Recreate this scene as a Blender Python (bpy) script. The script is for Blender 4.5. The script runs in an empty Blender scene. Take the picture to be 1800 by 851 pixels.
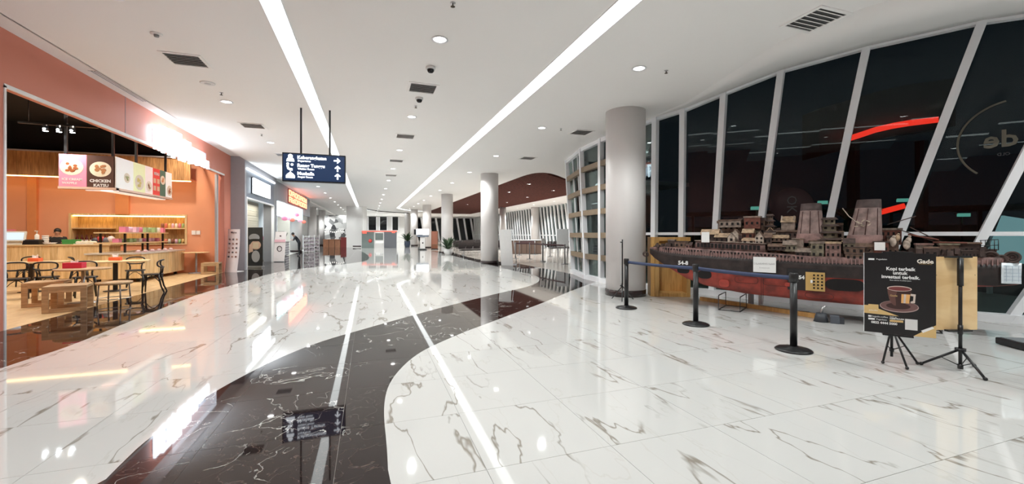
import bpy, bmesh, math, random
from mathutils import Vector, Matrix
from mathutils.geometry import tessellate_polygon
rnd = random.Random(7)
SC = bpy.context.scene
COL = SC.collection
# ------------------------------------------------------------------ camera, world, exposure
F, CX, HY, EYE = 728.0, 900.0, 411.0, 1.5
TH = math.radians(19.03)
CS, SN = math.cos(TH), math.sin(TH)
cam = bpy.data.objects.new('camera', bpy.data.cameras.new('camera'))
COL.objects.link(cam)
cam.location = (0, 0, EYE)
cam.rotation_euler = (math.pi/2, 0, -TH)
cam.data.sensor_width = 36.0
cam.data.lens = F/1800*36
cam.data.shift_y = -(425.5-HY)/1800
cam.data.clip_start = 0.05
cam.data.clip_end = 400
SC.camera = cam
w = bpy.data.worlds.new('night'); SC.world = w; w.use_nodes = True
w.node_tree.nodes['Background'].inputs[0].default_value = (0.010, 0.014, 0.020, 1)
w.node_tree.nodes['Background'].inputs[1].default_value = 0.35
SC.view_settings.view_transform = 'Standard'
SC.view_settings.look = 'None'
SC.view_settings.gamma = 1.0
SC.view_settings.use_curve_mapping = False
SC.view_settings.exposure = 0.20
SC.cycles.use_denoising = True
SC.cycles.max_bounces = 9
SC.cycles.diffuse_bounces = 5
SC.cycles.glossy_bounces = 5
SC.cycles.transparent_max_bounces = 12
SC.cycles.sample_clamp_indirect = 6
SC.cycles.caustics_reflective = True
SC.cycles.caustics_refractive = False
STRIP_E, LAMP_W = 3.0, 76.0        # light strips (radiance), one downlight (watts)

# ------------------------------------------------------------------ measuring helpers
def c2w(X, d): return (X*CS + d*SN, -X*SN + d*CS)
def G(px, py, z=0.0):
    d = F*(EYE-z)/(py-HY); return c2w((px-CX)/F*d, d)
def PD(px, d): return c2w((px-CX)/F*d, d)
def PY(px, y):
    r = (px-CX)/F; d = y/(-r*SN+CS); return c2w(r*d, d)
def PX(px, x):
    r = (px-CX)/F; d = x/(r*CS+SN); return c2w(r*d, d)
def DEP(x, y): return x*SN + y*CS
def PIX(x, y, z=0):
    d = DEP(x, y); X = x*CS - y*SN
    return (CX+F*X/d, HY-F*(z-EYE)/d)
def ZH(py, x, y): return EYE-(py-HY)/F*DEP(x, y)

# ------------------------------------------------------------------ materials
MATS = {}
def nt(name):
    m = bpy.data.materials.new(name); m.use_nodes = True
    return m, m.node_tree, m.node_tree.nodes['Principled BSDF']
def rgb(c): return (c[0], c[1], c[2], 1)
def mat(name, col, rough=0.5, metal=0.0, var=0.06, scale=8.0, em=None, es=0.0, spec=0.5, bump=0.0):
    if name in MATS: return MATS[name]
    m, t, b = nt(name)
    b.inputs['Roughness'].default_value = rough
    b.inputs['Metallic'].default_value = metal
    b.inputs['Specular IOR Level'].default_value = spec
    n = t.nodes.new('ShaderNodeTexNoise'); n.inputs['Scale'].default_value = scale; n.inputs['Detail'].default_value = 5
    tc = t.nodes.new('ShaderNodeTexCoord'); t.links.new(tc.outputs['Object'], n.inputs['Vector'])
    r = t.nodes.new('ShaderNodeMix'); r.data_type = 'RGBA'
    r.inputs[6].default_value = rgb([max(0, c*(1-var)) for c in col]); r.inputs[7].default_value = rgb([min(1, c*(1+var)) for c in col])
    if var > 0.15: nf = mth(t, 'MINIMUM', mth(t, 'MAXIMUM', mth(t, 'MULTIPLY', mth(t, 'SUBTRACT', n.outputs['Fac'], 0.36), 3.6), 0.0), 1.0)
    else: nf = n.outputs['Fac']
    t.links.new(nf, r.inputs[0]); t.links.new(r.outputs[2], b.inputs['Base Color'])
    if bump:
        bp = t.nodes.new('ShaderNodeBump'); bp.inputs['Strength'].default_value = bump; bp.inputs['Distance'].default_value = 0.01
        t.links.new(n.outputs['Fac'], bp.inputs['Height']); t.links.new(bp.outputs['Normal'], b.inputs['Normal'])
    if em:
        b.inputs['Emission Color'].default_value = rgb(em); b.inputs['Emission Strength'].default_value = es
    MATS[name] = m
    return m
def ramp(t, pts):
    r = t.nodes.new('ShaderNodeValToRGB'); e = r.color_ramp.elements
    e[0].position, e[0].color = pts[0][0], rgb(pts[0][1])
    e[1].position, e[1].color = pts[-1][0], rgb(pts[-1][1])
    for p, c in pts[1:-1]:
        x = e.new(p); x.color = rgb(c)
    return r
def mth(t, op, a, b=None):
    n = t.nodes.new('ShaderNodeMath'); n.operation = op
    for i, v in enumerate((a, b)):
        if v is None: continue
        if hasattr(v, 'is_output'): t.links.new(v, n.inputs[i])
        else: n.inputs[i].default_value = v
    return n.outputs[0]
def marble(name, base, vein, vein2, dark=False):
    m, t, b = nt(name); MATS[name] = m
    b.inputs['Roughness'].default_value = 0.045 if not dark else 0.03
    b.inputs['IOR'].default_value = 1.5 if not dark else 1.42
    tc = t.nodes.new('ShaderNodeTexCoord'); oi = t.nodes.new('ShaderNodeObjectInfo')
    k = mth(t, 'MULTIPLY', oi.outputs['Random'], 37.0)
    cmb = t.nodes.new('ShaderNodeCombineXYZ'); t.links.new(k, cmb.inputs[2])
    add = t.nodes.new('ShaderNodeVectorMath'); add.operation = 'ADD'
    t.links.new(tc.outputs['Object'], add.inputs[0]); t.links.new(cmb.outputs[0], add.inputs[1])
    mp = t.nodes.new('ShaderNodeMapping'); mp.inputs['Rotation'].default_value = (0, 0, 0.75 if not dark else -0.5)
    mp.inputs['Scale'].default_value = (1.15, 0.30, 1.0) if not dark else (1, 0.8, 1)
    t.links.new(add.outputs[0], mp.inputs[0])
    def noise(sc, det, dist, src):
        n = t.nodes.new('ShaderNodeTexNoise'); n.inputs['Scale'].default_value = sc; n.inputs['Detail'].default_value = det
        n.inputs['Distortion'].default_value = dist; t.links.new(src, n.inputs['Vector']); return n.outputs['Fac']
    def line(f, wd):
        a = mth(t, 'ABSOLUTE', mth(t, 'SUBTRACT', f, 0.5))
        s = mth(t, 'DIVIDE', a, wd); c = mth(t, 'MINIMUM', s, 1.0); return mth(t, 'SUBTRACT', 1.0, c)
    src = mp.outputs[0]
    msk = noise(1.9, 2, 0, src)
    if not dark:
        v1 = line(noise(1.15, 5, 0.15, src), mth(t, 'MINIMUM', mth(t, 'MULTIPLY', mth(t, 'MAXIMUM', mth(t, 'SUBTRACT', noise(3.2, 4, 0, src), 0.45), 0.045), 0.14), 0.014))
        m1 = mth(t, 'MINIMUM', mth(t, 'MAXIMUM', mth(t, 'MULTIPLY', mth(t, 'SUBTRACT', msk, 0.41), 10.0), 0.0), 1.0)
        v1 = mth(t, 'MULTIPLY', v1, m1)
        v2 = mth(t, 'MULTIPLY', line(noise(1.9, 5, 0.3, src), 0.007), 0.55)
    else:
        v1 = line(noise(2.0, 6, 0.8, src), 0.007)
        m1 = mth(t, 'MINIMUM', mth(t, 'MAXIMUM', mth(t, 'MULTIPLY', mth(t, 'SUBTRACT', msk, 0.47), 9.0), 0.0), 1.0)
        v1 = mth(t, 'MULTIPLY', v1, m1)
        v2 = mth(t, 'MULTIPLY', line(noise(6.0, 5, 1.0, add.outputs[0]), 0.010), 0.35)
    f = mth(t, 'MINIMUM', mth(t, 'MULTIPLY', v1, 1.1), 1.0)
    mx1 = t.nodes.new('ShaderNodeMix'); mx1.data_type = 'RGBA'
    mx1.inputs[6].default_value = rgb(base); mx1.inputs[7].default_value = rgb(vein2); t.links.new(v2, mx1.inputs[0])
    mx2 = t.nodes.new('ShaderNodeMix'); mx2.data_type = 'RGBA'
    t.links.new(mx1.outputs[2], mx2.inputs[6]); mx2.inputs[7].default_value = rgb(vein); t.links.new(f, mx2.inputs[0])
    t.links.new(mx2.outputs[2], b.inputs['Base Color'])
    return m
def wood(name, a, b_, scale=3.0, stretch=9.0, rough=0.45, axis=2, randomize=True):
    if name in MATS: return MATS[name]
    m, t, b = nt(name); MATS[name] = m
    b.inputs['Roughness'].default_value = rough
    tc = t.nodes.new('ShaderNodeTexCoord'); oi = t.nodes.new('ShaderNodeObjectInfo')
    cmb = t.nodes.new('ShaderNodeCombineXYZ'); k = mth(t, 'MULTIPLY', oi.outputs['Random'], 23.0 if randomize else 0.0)
    for i in range(3): t.links.new(k, cmb.inputs[i])
    add = t.nodes.new('ShaderNodeVectorMath'); add.operation = 'ADD'
    t.links.new(tc.outputs['Object'], add.inputs[0]); t.links.new(cmb.outputs[0], add.inputs[1])
    mp = t.nodes.new('ShaderNodeMapping'); s = [stretch]*3; s[axis] = 1.0; mp.inputs['Scale'].default_value = s
    t.links.new(add.outputs[0], mp.inputs[0])
    n = t.nodes.new('ShaderNodeTexNoise'); n.inputs['Scale'].default_value = scale; n.inputs['Detail'].default_value = 6
    n.inputs['Distortion'].default_value = 0.6; t.links.new(mp.outputs[0], n.inputs['Vector'])
    r = ramp(t, [(0.32, a), (0.5, [(x+y)/2 for x, y in zip(a, b_)]), (0.68, b_)])
    t.links.new(n.outputs['Fac'], r.inputs[0])
    hs = t.nodes.new('ShaderNodeHueSaturation'); v = mth(t, 'ADD', mth(t, 'MULTIPLY', oi.outputs['Random'], 0.3 if randomize else 0.0), 0.85 if randomize else 1.0)
    t.links.new(v, hs.inputs['Value']); t.links.new(r.outputs[0], hs.inputs['Color']); t.links.new(hs.outputs[0], b.inputs['Base Color'])
    return m
def glassmat(name, tint, boost=1.0):
    m = bpy.data.materials.new(name); m.use_nodes = True; t = m.node_tree; MATS[name] = m
    t.nodes.clear(); o = t.nodes.new('ShaderNodeOutputMaterial'); mx = t.nodes.new('ShaderNodeMixShader')
    tr = t.nodes.new('ShaderNodeBsdfTransparent'); tr.inputs[0].default_value = rgb(tint)
    gl = t.nodes.new('ShaderNodeBsdfGlossy'); gl.inputs['Roughness'].default_value = 0.0
    fr = t.nodes.new('ShaderNodeFresnel'); fr.inputs[0].default_value = 1.5
    k = mth(t, 'MINIMUM', mth(t, 'MULTIPLY', fr.outputs[0], boost), 1.0)
    t.links.new(k, mx.inputs[0]); t.links.new(tr.outputs[0], mx.inputs[1]); t.links.new(gl.outputs[0], mx.inputs[2])
    t.links.new(mx.outputs[0], o.inputs[0]); return m
def emit(name, col, s):
    if name in MATS: return MATS[name]
    m = bpy.data.materials.new(name); m.use_nodes = True; t = m.node_tree; MATS[name] = m
    t.nodes.clear(); o = t.nodes.new('ShaderNodeOutputMaterial'); e = t.nodes.new('ShaderNodeEmission')
    e.inputs[0].default_value = rgb(col); e.inputs[1].default_value = s; t.links.new(e.outputs[0], o.inputs[0]); return m

WHITE_MARBLE = marble('white marble', (0.56, 0.554, 0.54), (0.27, 0.245, 0.21), (0.50, 0.48, 0.45))
DARK_MARBLE = marble('dark marble', (0.016, 0.010, 0.010), (0.55, 0.55, 0.52), (0.22, 0.15, 0.13), True)
BEIGE_TILE = mat('beige floor tile', (0.62, 0.55, 0.49), 0.12, var=0.05, scale=3)
GROUT = mat('grout', (0.33, 0.32, 0.30), 0.7)
CEIL = mat('ceiling paint', (0.92, 0.905, 0.89), 0.9, var=0.01, scale=1)
COLP = mat('column paint', (0.74, 0.71, 0.70), 0.45, var=0.02, scale=2)
WPAINT = mat('white wall paint', (0.78, 0.77, 0.76), 0.6, var=0.02)
DSKIRT = mat('dark brown stone skirting', (0.035, 0.022, 0.022), 0.18)
ORANGE = mat('terracotta pink facade paint', (0.66, 0.24, 0.17), 0.45, var=0.03, scale=2)
ORANGEW = mat('orange interior paint', (0.76, 0.35, 0.20), 0.65, var=0.04, scale=2)
BLACKM = mat('black painted metal', (0.012, 0.012, 0.013), 0.35)
BLACKW = mat('black bentwood lacquer', (0.014, 0.012, 0.012), 0.3)
FRAMEW = mat('white powder coated aluminium', (0.90, 0.91, 0.94), 0.35, var=0.02)
GREYP = mat('grey paint', (0.42, 0.42, 0.45), 0.5)
BLUEGREY = mat('blue grey cladding', (0.13, 0.16, 0.21), 0.35)
CHROME = mat('brushed steel', (0.55, 0.55, 0.56), 0.28, 0.9)
PINE = wood('pale pine boards', (0.66, 0.44, 0.20), (0.86, 0.66, 0.38), scale=1.8)
PINEH = wood('pale pine tabletop', (0.62, 0.42, 0.22), (0.82, 0.62, 0.36), axis=0)
OAKD = wood('warm brown boards', (0.36, 0.18, 0.07), (0.62, 0.35, 0.15), scale=2)
STOOLW = wood('worn stool wood', (0.36, 0.22, 0.11), (0.58, 0.39, 0.22), axis=0)
PLY = wood('plywood', (0.72, 0.47, 0.22), (0.86, 0.64, 0.36), scale=1.6, stretch=4, axis=0)
YWOOD = wood('yellow crate wood', (0.45, 0.24, 0.07), (0.62, 0.37, 0.13), scale=2)
FLOORW = wood('light wood floor boards', (0.56, 0.36, 0.17), (0.76, 0.54, 0.30), axis=1)
REDW = wood('red brown ceiling slats', (0.075, 0.016, 0.010), (0.15, 0.036, 0.022), axis=1, rough=0.95)
GLASS = glassmat('window glass', (0.66, 0.76, 0.75), 0.6)
CLEAR = glassmat('clear pane', (0.93, 0.97, 0.97), 1.0)
LENS = emit('downlight lens', (1.0, 0.98, 0.95), 14)
STRIP = emit('light strip diffuser', (0.96, 1.0, 0.985), STRIP_E)
WARMLED = emit('warm led strip', (1.0, 0.72, 0.30), 9)
WHITEP = mat('white paper', (0.80, 0.80, 0.79), 0.7)
REDP = mat('red plastic', (0.72, 0.06, 0.05), 0.35)
BLUEB = mat('blue belt webbing', (0.035, 0.052, 0.115), 0.7)
DUCTB = mat('black void', (0.012, 0.015, 0.02), 0.9)
SKIN = mat('skin', (0.42, 0.22, 0.14), 0.55)
HAIR = mat('black hair', (0.012, 0.010, 0.010), 0.5)

# ------------------------------------------------------------------ mesh helpers
class MB:
    def __init__(s): s.v = []; s.f = []; s.mi = []; s.sm = []; s.T = Matrix.Identity(4); s.m = 0
    def add(s, vs, fs, smooth=False):
        o = len(s.v); s.v += [tuple(s.T @ Vector(v)) for v in vs]
        for f in fs: s.f.append([o+i for i in f]); s.mi.append(s.m); s.sm.append(smooth)
        return s
    def box(s, c, d, rz=0, rx=0, ry=0, taper=1.0):
        x, y, z = d[0]/2, d[1]/2, d[2]/2; k = taper
        R = Matrix.Translation(c) @ Matrix.Rotation(rz, 4, 'Z') @ Matrix.Rotation(ry, 4, 'Y') @ Matrix.Rotation(rx, 4, 'X')
        vs = [R @ Vector(p) for p in ((-x,-y,-z),(x,-y,-z),(x,y,-z),(-x,y,-z),(-x*k,-y*k,z),(x*k,-y*k,z),(x*k,y*k,z),(-x*k,y*k,z))]
        return s.add(vs, [(3,2,1,0),(4,5,6,7),(0,1,5,4),(1,2,6,5),(2,3,7,6),(3,0,4,7)])
    def b2(s, a, b): return s.box([(a[i]+b[i])/2 for i in range(3)], [abs(b[i]-a[i]) for i in range(3)])
    def cyl(s, c, r, h, n=20, r2=None, smooth=True):
        r2 = r if r2 is None else r2
        vs = []
        for z, q in ((0, r), (h, r2)):
            vs += [(c[0]+q*math.cos(2*math.pi*i/n), c[1]+q*math.sin(2*math.pi*i/n), c[2]+z) for i in range(n)]
        s.add(vs, [(i, (i+1) % n, n+(i+1) % n, n+i) for i in range(n)], smooth)
        o = len(s.v)-2*n
        s.f.append([o+i for i in range(n)][::-1]); s.mi.append(s.m); s.sm.append(False)
        s.f.append([o+n+i for i in range(n)]); s.mi.append(s.m); s.sm.append(False)
        return s
    def lathe(s, prof, n=24, c=(0, 0, 0)):
        vs = []
        for r, z in prof: vs += [(c[0]+r*math.cos(2*math.pi*i/n), c[1]+r*math.sin(2*math.pi*i/n), c[2]+z) for i in range(n)]
        fs = []
        for k in range(len(prof)-1):
            fs += [(k*n+i, k*n+(i+1) % n, (k+1)*n+(i+1) % n, (k+1)*n+i) for i in range(n)]
        s.add(vs, fs, True)
        o = len(s.v)-len(vs)
        if prof[0][0] > 1e-4: s.f.append([o+i for i in range(n)][::-1]); s.mi.append(s.m); s.sm.append(False)
        if prof[-1][0] > 1e-4: s.f.append([o+len(vs)-n+i for i in range(n)]); s.mi.append(s.m); s.sm.append(False)
        return s
    def tube(s, pts, r, n=8, closed=False):
        pts = [Vector(p) for p in pts]; N = len(pts); rr = r if isinstance(r, (list, tuple)) else [r]*N
        vs = []; up = None
        for i, p in enumerate(pts):
            if closed: tg = pts[(i+1) % N]-pts[i-1]
            else: tg = pts[min(i+1, N-1)]-pts[max(i-1, 0)]
            if tg.length < 1e-9: tg = Vector((0, 0, 1))
            tg.normalize()
            if up is None: up = Vector((0, 0, 1)) if abs(tg.z) < 0.9 else Vector((1, 0, 0))
            a = tg.cross(up)
            if a.length < 1e-6: a = tg.cross(Vector((0.3, 1, 0.1)))
            a.normalize(); b = a.cross(tg); up = b
            vs += [p + (a*math.cos(2*math.pi*k/n)+b*math.sin(2*math.pi*k/n))*rr[i] for k in range(n)]
        fs = []
        for i in range(N if closed else N-1):
            j = (i+1) % N
            fs += [(i*n+k, i*n+(k+1) % n, j*n+(k+1) % n, j*n+k) for k in range(n)]
        if not closed: fs += [tuple(range(n))[::-1], tuple((N-1)*n+k for k in range(n))]
        return s.add(vs, fs, True)
    def prism(s, poly, z0, z1):
        n = len(poly)
        tri = tessellate_polygon([[Vector((p[0], p[1], 0)) for p in poly]])
        vs = [(p[0], p[1], z0) for p in poly] + [(p[0], p[1], z1) for p in poly]
        fs = [(i, (i+1) % n, n+(i+1) % n, n+i) for i in range(n)]
        fs += [tuple(n+k for k in t) for t in tri] + [tuple(t)[::-1] for t in tri]
        return s.add(vs, fs)
    def ball(s, c, r, n=12, m=8, sc=(1, 1, 1)):
        vs = [(c[0], c[1], c[2]-r*sc[2])]
        for j in range(1, m):
            a = math.pi*j/m
            vs += [(c[0]+r*sc[0]*math.sin(a)*math.cos(2*math.pi*i/n), c[1]+r*sc[1]*math.sin(a)*math.sin(2*math.pi*i/n), c[2]-r*sc[2]*math.cos(a)) for i in range(n)]
        vs.append((c[0], c[1], c[2]+r*sc[2])); L = len(vs)-1
        fs = [(0, 1+(i+1) % n, 1+i) for i in range(n)]
        for j in range(m-2): fs += [(1+j*n+i, 1+j*n+(i+1) % n, 1+(j+1)*n+(i+1) % n, 1+(j+1)*n+i) for i in range(n)]
        fs += [(L, 1+(m-2)*n+i, 1+(m-2)*n+(i+1) % n) for i in range(n)]
        return s.add(vs, fs, True)
    def grid(s, rows, closed=False):
        n = len(rows[0]); vs = [p for r in rows for p in r]; fs = []
        for j in range(len(rows)-1):
            for i in range(n if closed else n-1): fs.append((j*n+i, j*n+(i+1) % n, (j+1)*n+(i+1) % n, (j+1)*n+i))
        return s.add(vs, fs, True)
    def mesh(s, name, mats):
        me = bpy.data.meshes.new(name); me.from_pydata(s.v, [], s.f)
        for m in (mats if isinstance(mats, (list, tuple)) else [mats]): me.materials.append(m)
        me.polygons.foreach_set('material_index', s.mi); me.polygons.foreach_set('use_smooth', s.sm)
        bm = bmesh.new(); bm.from_mesh(me); bmesh.ops.recalc_face_normals(bm, faces=bm.faces); bm.to_mesh(me); bm.free()
        me.update(); return me
def ob(name, mb, m, parent=None, bevel=0.0, kind=None, loc=None, label=None):
    me = mb.mesh(name, m) if isinstance(mb, MB) else mb
    o = bpy.data.objects.new(name, me); COL.objects.link(o)
    if parent is not None: o.parent = parent
    if loc is not None: o.location = loc
    if bevel:
        b = o.modifiers.new('edge', 'BEVEL'); b.width = bevel; b.segments = 2; b.limit_method = 'ANGLE'; b.angle_limit = 0.6
    if kind: o['kind'] = kind
    if label: o['label'] = label
    return o
def part(name, m, parent, fn, **k):
    b = MB(); fn(b); return ob(name, b, m, parent, **k)
def tag(o, label, cat, group=None, kind=None):
    o['label'] = label; o['category'] = cat
    if group: o['group'] = group
    if kind: o['kind'] = kind
    return o
def thing(name, label, cat, loc=(0, 0, 0), rz=0.0, group=None):
    o = bpy.data.objects.new(name, None); COL.objects.link(o); o.empty_display_size = 0.1
    o.location = loc; o.rotation_euler = (0, 0, rz); return tag(o, label, cat, group)
def setting(name, loc=(0, 0, 0)):
    o = bpy.data.objects.new(name, None); COL.objects.link(o); o.location = loc; o['kind'] = 'structure'; return o
def struct(name, mb, m, bevel=0.0):
    return ob(name, mb, m, bevel=bevel, kind='structure')
def kids(o): return [c for c in bpy.data.objects if c.parent == o]
def dup(o, loc=None, rz=None, label=None, group=None, parent=None):
    c = o.copy(); COL.objects.link(c)
    if parent is not None: c.parent = parent
    if loc is not None: c.location = loc
    if rz is not None: c.rotation_euler = (0, 0, rz)
    if label: c['label'] = label
    if group: c['group'] = group
    for ch in kids(o): dup(ch, parent=c)
    return c
def text(txt, size, m, parent, loc, rot=(math.pi/2, 0, 0), name='lettering', bold=0.0, ext=0.001, align='CENTER', xs=1.0, label=None):
    cu = bpy.data.curves.new('lettering', 'FONT'); cu.body = txt; cu.size = size; cu.align_x = align; cu.align_y = 'CENTER'
    cu.extrude = ext; cu.offset = bold; cu.resolution_u = 2
    t = bpy.data.objects.new('tmp', cu); COL.objects.link(t)
    bpy.context.view_layer.update()
    me = bpy.data.meshes.new_from_object(t.evaluated_get(bpy.context.evaluated_depsgraph_get()))
    bpy.data.objects.remove(t); bpy.data.curves.remove(cu)
    me.materials.clear(); me.materials.append(m)
    o = bpy.data.objects.new(name, me); COL.objects.link(o)
    if parent is not None: o.parent = parent
    o.location = loc; o.rotation_euler = rot; o.scale = (xs, 1, 1)
    if label: o['label'] = label
    return o
def area(parent, loc, size, power, col=(1, 1, 1), rot=(0, 0, 0), size_y=None, shape=None, spread=None):
    L = bpy.data.lights.new('lamp_light', 'AREA'); L.energy = power; L.color = col; L.size = size
    if size_y: L.shape = 'RECTANGLE'; L.size_y = size_y
    if shape: L.shape = shape
    if spread: L.spread = spread
    o = bpy.data.objects.new('lamp_light', L); COL.objects.link(o); o.location = loc; o.rotation_euler = rot
    if parent is not None: o.parent = parent
    return o
def spot(parent, loc, power, angle=2.4, col=(0.955, 1.0, 0.985), r=0.08, rot=(0, 0, 0)):
    L = bpy.data.lights.new('lamp_light', 'SPOT'); L.energy = power; L.color = col; L.spot_size = angle; L.spot_blend = 0.6; L.shadow_soft_size = r
    o = bpy.data.objects.new('lamp_light', L); COL.objects.link(o); o.location = loc; o.rotation_euler = rot
    if parent is not None: o.parent = parent
    return o
# ------------------------------------------------------------------ floor
def cam_poly(pairs): return [c2w(X, d) for X, d in pairs]
lane_lower = [(683, 851), (680.6, 789), (674.4, 731), (676.5, 698), (684.7, 673), (703, 648.5), (728, 626), (757, 609), (819, 582.5), (845.7, 572.8), (902, 551.6), (953.8, 532.8), (1005.5, 510.5), (1047.8, 495.2), (1052.5, 494)]
lane_upper = [(178, 851), (200, 828), (260, 770), (324, 731), (361, 698), (423, 663), (489, 630), (555, 603), (625, 582.5), (728, 553.6), (794, 536), (846, 523), (878.6, 515), (916, 507), (935, 501.5), (945, 497), (949.5, 491), (946, 486), (930, 481), (902, 476), (878.6, 469.4), (846, 462.5), (797, 449.8), (776, 445.5), (758, 441)]
lane_outer = [(1052.5, 494), (1047, 491.5), (1007.9, 482.3), (949, 470.5), (902, 462), (846, 457.6), (813, 449.4), (796, 443.8), (758, 441)]
left_edge = [(-40, 664), (0, 648), (60, 628), (120, 610), (240, 560), (293, 539), (349, 517), (394, 505), (420, 498), (446, 490), (476, 480.5), (522, 473), (570, 468), (620, 463), (645, 458.5), (650, 453), (643, 445), (625, 438)]
def smooth(pts, k=2):
    for _ in range(k):
        q = [pts[0]]
        for a, b in zip(pts, pts[1:]):
            q += [(0.75*a[0]+0.25*b[0], 0.75*a[1]+0.25*b[1]), (0.25*a[0]+0.75*b[0], 0.25*a[1]+0.75*b[1])]
        pts = q + [pts[-1]]
    return pts
LO = smooth([(0.6, -5.0), (0.35, 0.5)] + [G(*p) for p in lane_lower])
UP = smooth([(-3.9, -5.0), (-3.0, 0.5), (-2.1, 2.4)] + [G(*p) for p in lane_upper])
OU = smooth([G(*p) for p in lane_outer])
LE = smooth([(-4.6, -5.0), (-4.05, 3.0)] + [G(*p) for p in left_edge])
# glazing: (bottom, top) of each mullion, in plan
MUL = [((2.43, 15.9), (2.33, 17.0)), ((2.57, 13.8), (2.51, 14.6)), ((2.84, 12.85), (2.88, 13.1)), ((3.25, 12.0), (3.30, 11.8)),
       ((3.87, 11.2), (3.72, 10.62)), ((4.40, 10.7), (4.11, 9.88)), ((4.95, 10.2), (4.48, 8.7)), ((5.55, 9.58), (4.90, 7.5)),
       ((6.41, 8.85), (5.63, 6.56)), ((7.15, 8.24), (6.56, 5.76)), ((7.78, 7.53), (7.6, 5.30)), ((8.45, 7.09), (8.9, 5.00)),
       ((9.6, 6.35), (10.2, 4.6)), ((10.6, 5.4), (11.2, 3.9)), ((11.5, 3.2), (12.1, 2.0)), ((12.2, 0.5), (12.7, -0.5)), ((12.6, -2.6), (13.0, -3.4))]
MB_ = [c2w(*a) for a, b in MUL]
RISE = [1, 1, 1, 1, 1.025, 1.055, 1.126, 1.206, 1.238, 1.237, 1.167, 1.10, 1.06, 1.03, 1, 1, 1]     # the soffit rises towards the glass
ZTOP = [EYE+3.0*k for k in RISE]
_m0 = [c2w(*b) for a, b in MUL]
MT_ = [(p[0]*k, p[1]*k) for p, k in zip(_m0, RISE)]
EDGE = [(p[0]-(q[0]-p[0])*0.7, p[1]-(q[1]-p[1])*0.7) for p, q in zip(_m0, MT_)]
wallout = [(x+0.12, y+0.10) for x, y in MB_]
TIPI = len(OU)
REG = {
  'white_left': (LE[0:1] + LE[1:] + [(-4.0, 75), (5.6, 75)] + UP[::-1], WHITE_MARBLE),
  'dark_lane': (LO + OU[1:] + UP[::-1][1:], DARK_MARBLE),
  'white_right': (LO[::-1] + [(0.6, -5.0)] + wallout[::-1] + [], WHITE_MARBLE),
  'dark_left': ([(-5.35, -5.0)] + LE + [(-5.35, G(625, 438)[1])], DARK_MARBLE),
  'beige': ([OU[0]] + OU[1:] + [(5.6, 75), (18.5, 75), (18.5, 29), (9.5, 17.5), wallout[0], wallout[1], wallout[2], wallout[3]], BEIGE_TILE),
  'dark_left_far': ([(-9.0, G(625, 438)[1]), G(625, 438), (-4.0, 75), (-9.0, 75)], DARK_MARBLE),
}
def clip(poly, x0, y0, x1, y1):
    for ax, lim, sg in ((0, x0, 1), (0, x1, -1), (1, y0, 1), (1, y1, -1)):
        out = []
        n = len(poly)
        for i in range(n):
            a, b = poly[i-1], poly[i]
            da, db = sg*(a[ax]-lim), sg*(b[ax]-lim)
            if da >= 0: 
                if not out or out[-1] != a: out.append(a)
            if (da >= 0) != (db >= 0):
                t = da/(da-db); out.append((a[0]+(b[0]-a[0])*t, a[1]+(b[1]-a[1])*t))
        poly = out
        if len(poly) < 3: return []
    q = []
    for p in poly:
        if not q or (abs(p[0]-q[-1][0])+abs(p[1]-q[-1][1])) > 1e-5: q.append(p)
    if len(q) > 2 and abs(q[0][0]-q[-1][0])+abs(q[0][1]-q[-1][1]) < 1e-5: q.pop()
    return q
def parea(p): return 0.5*sum(p[i-1][0]*p[i][1]-p[i][0]*p[i-1][1] for i in range(len(p)))
TX0, TXP, TY0, TYP, GP = 0.706, 0.91, 2.54, 0.875, 0.0016
floor = setting('floor')
struct_f = MB()
struct_f.prism([(-5.35, -6), (14, -6), (14.2, 3), (19, 24), (19, 76), (-16, 76), (-16, 19.2), (-5.35, 19.2)], -0.14, -0.0035)
ob('grout_bed', struct_f, GROUT, floor)
pieces = []
for key, (poly, m) in REG.items():
    xs = [p[0] for p in poly]; ys = [p[1] for p in poly]
    i0, i1 = int((min(xs)-TX0)//TXP), int((max(xs)-TX0)//TXP)
    j0, j1 = int((min(ys)-TY0)//TYP), int((max(ys)-TY0)//TYP)
    for j in range(j0, j1+1):
        row = clip(poly, -99, TY0+j*TYP+GP, 99, TY0+(j+1)*TYP-GP)
        if not row: continue
        for i in range(i0, i1+1):
            x0, y0 = TX0+i*TXP, TY0+j*TYP
            c = clip(row, x0+GP, y0+GP, x0+TXP-GP, y0+TYP-GP)
            if len(c) < 3 or abs(parea(c)) < 0.0006: continue
            full = len(c) == 4 and abs(parea(c)) > 0.99*(TXP-2*GP)*(TYP-2*GP)
            cx_, cy_ = sum(p[0] for p in c)/len(c), sum(p[1] for p in c)/len(c)
            d = DEP(cx_, cy_); px = PIX(cx_, cy_)[0] if d > 0.5 else -9999
            vis = d > 1.9 and -220 < px < 2020
            pieces.append((key, c, (x0, y0), full, d, vis, m))
near = sorted([p for p in pieces if p[5] and p[4] < 14 and abs(parea(p[1])) > 0.004], key=lambda p: p[4])[:292]
nearset = set(id(p) for p in near)
FULLM = {}
for p in near:
    key, c, o, full, d, vis, m = p
    if full and m.name in FULLM: me = FULLM[m.name]
    else:
        b = MB(); b.prism([(q[0]-o[0], q[1]-o[1]) for q in c], -0.012, 0.0); me = b.mesh('tile', m)
        if full: FULLM[m.name] = me
    ob('tile', me, None, floor, loc=(o[0], o[1], 0))
far = {}
for p in pieces:
    if id(p) in nearset: continue
    b = far.setdefault(p[6].name, (MB(), p[6]))[0]
    b.prism(p[1], -0.012, 0.0)
for b, m in far.values(): ob('tile_field', b, m, floor, kind='stuff')
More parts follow.
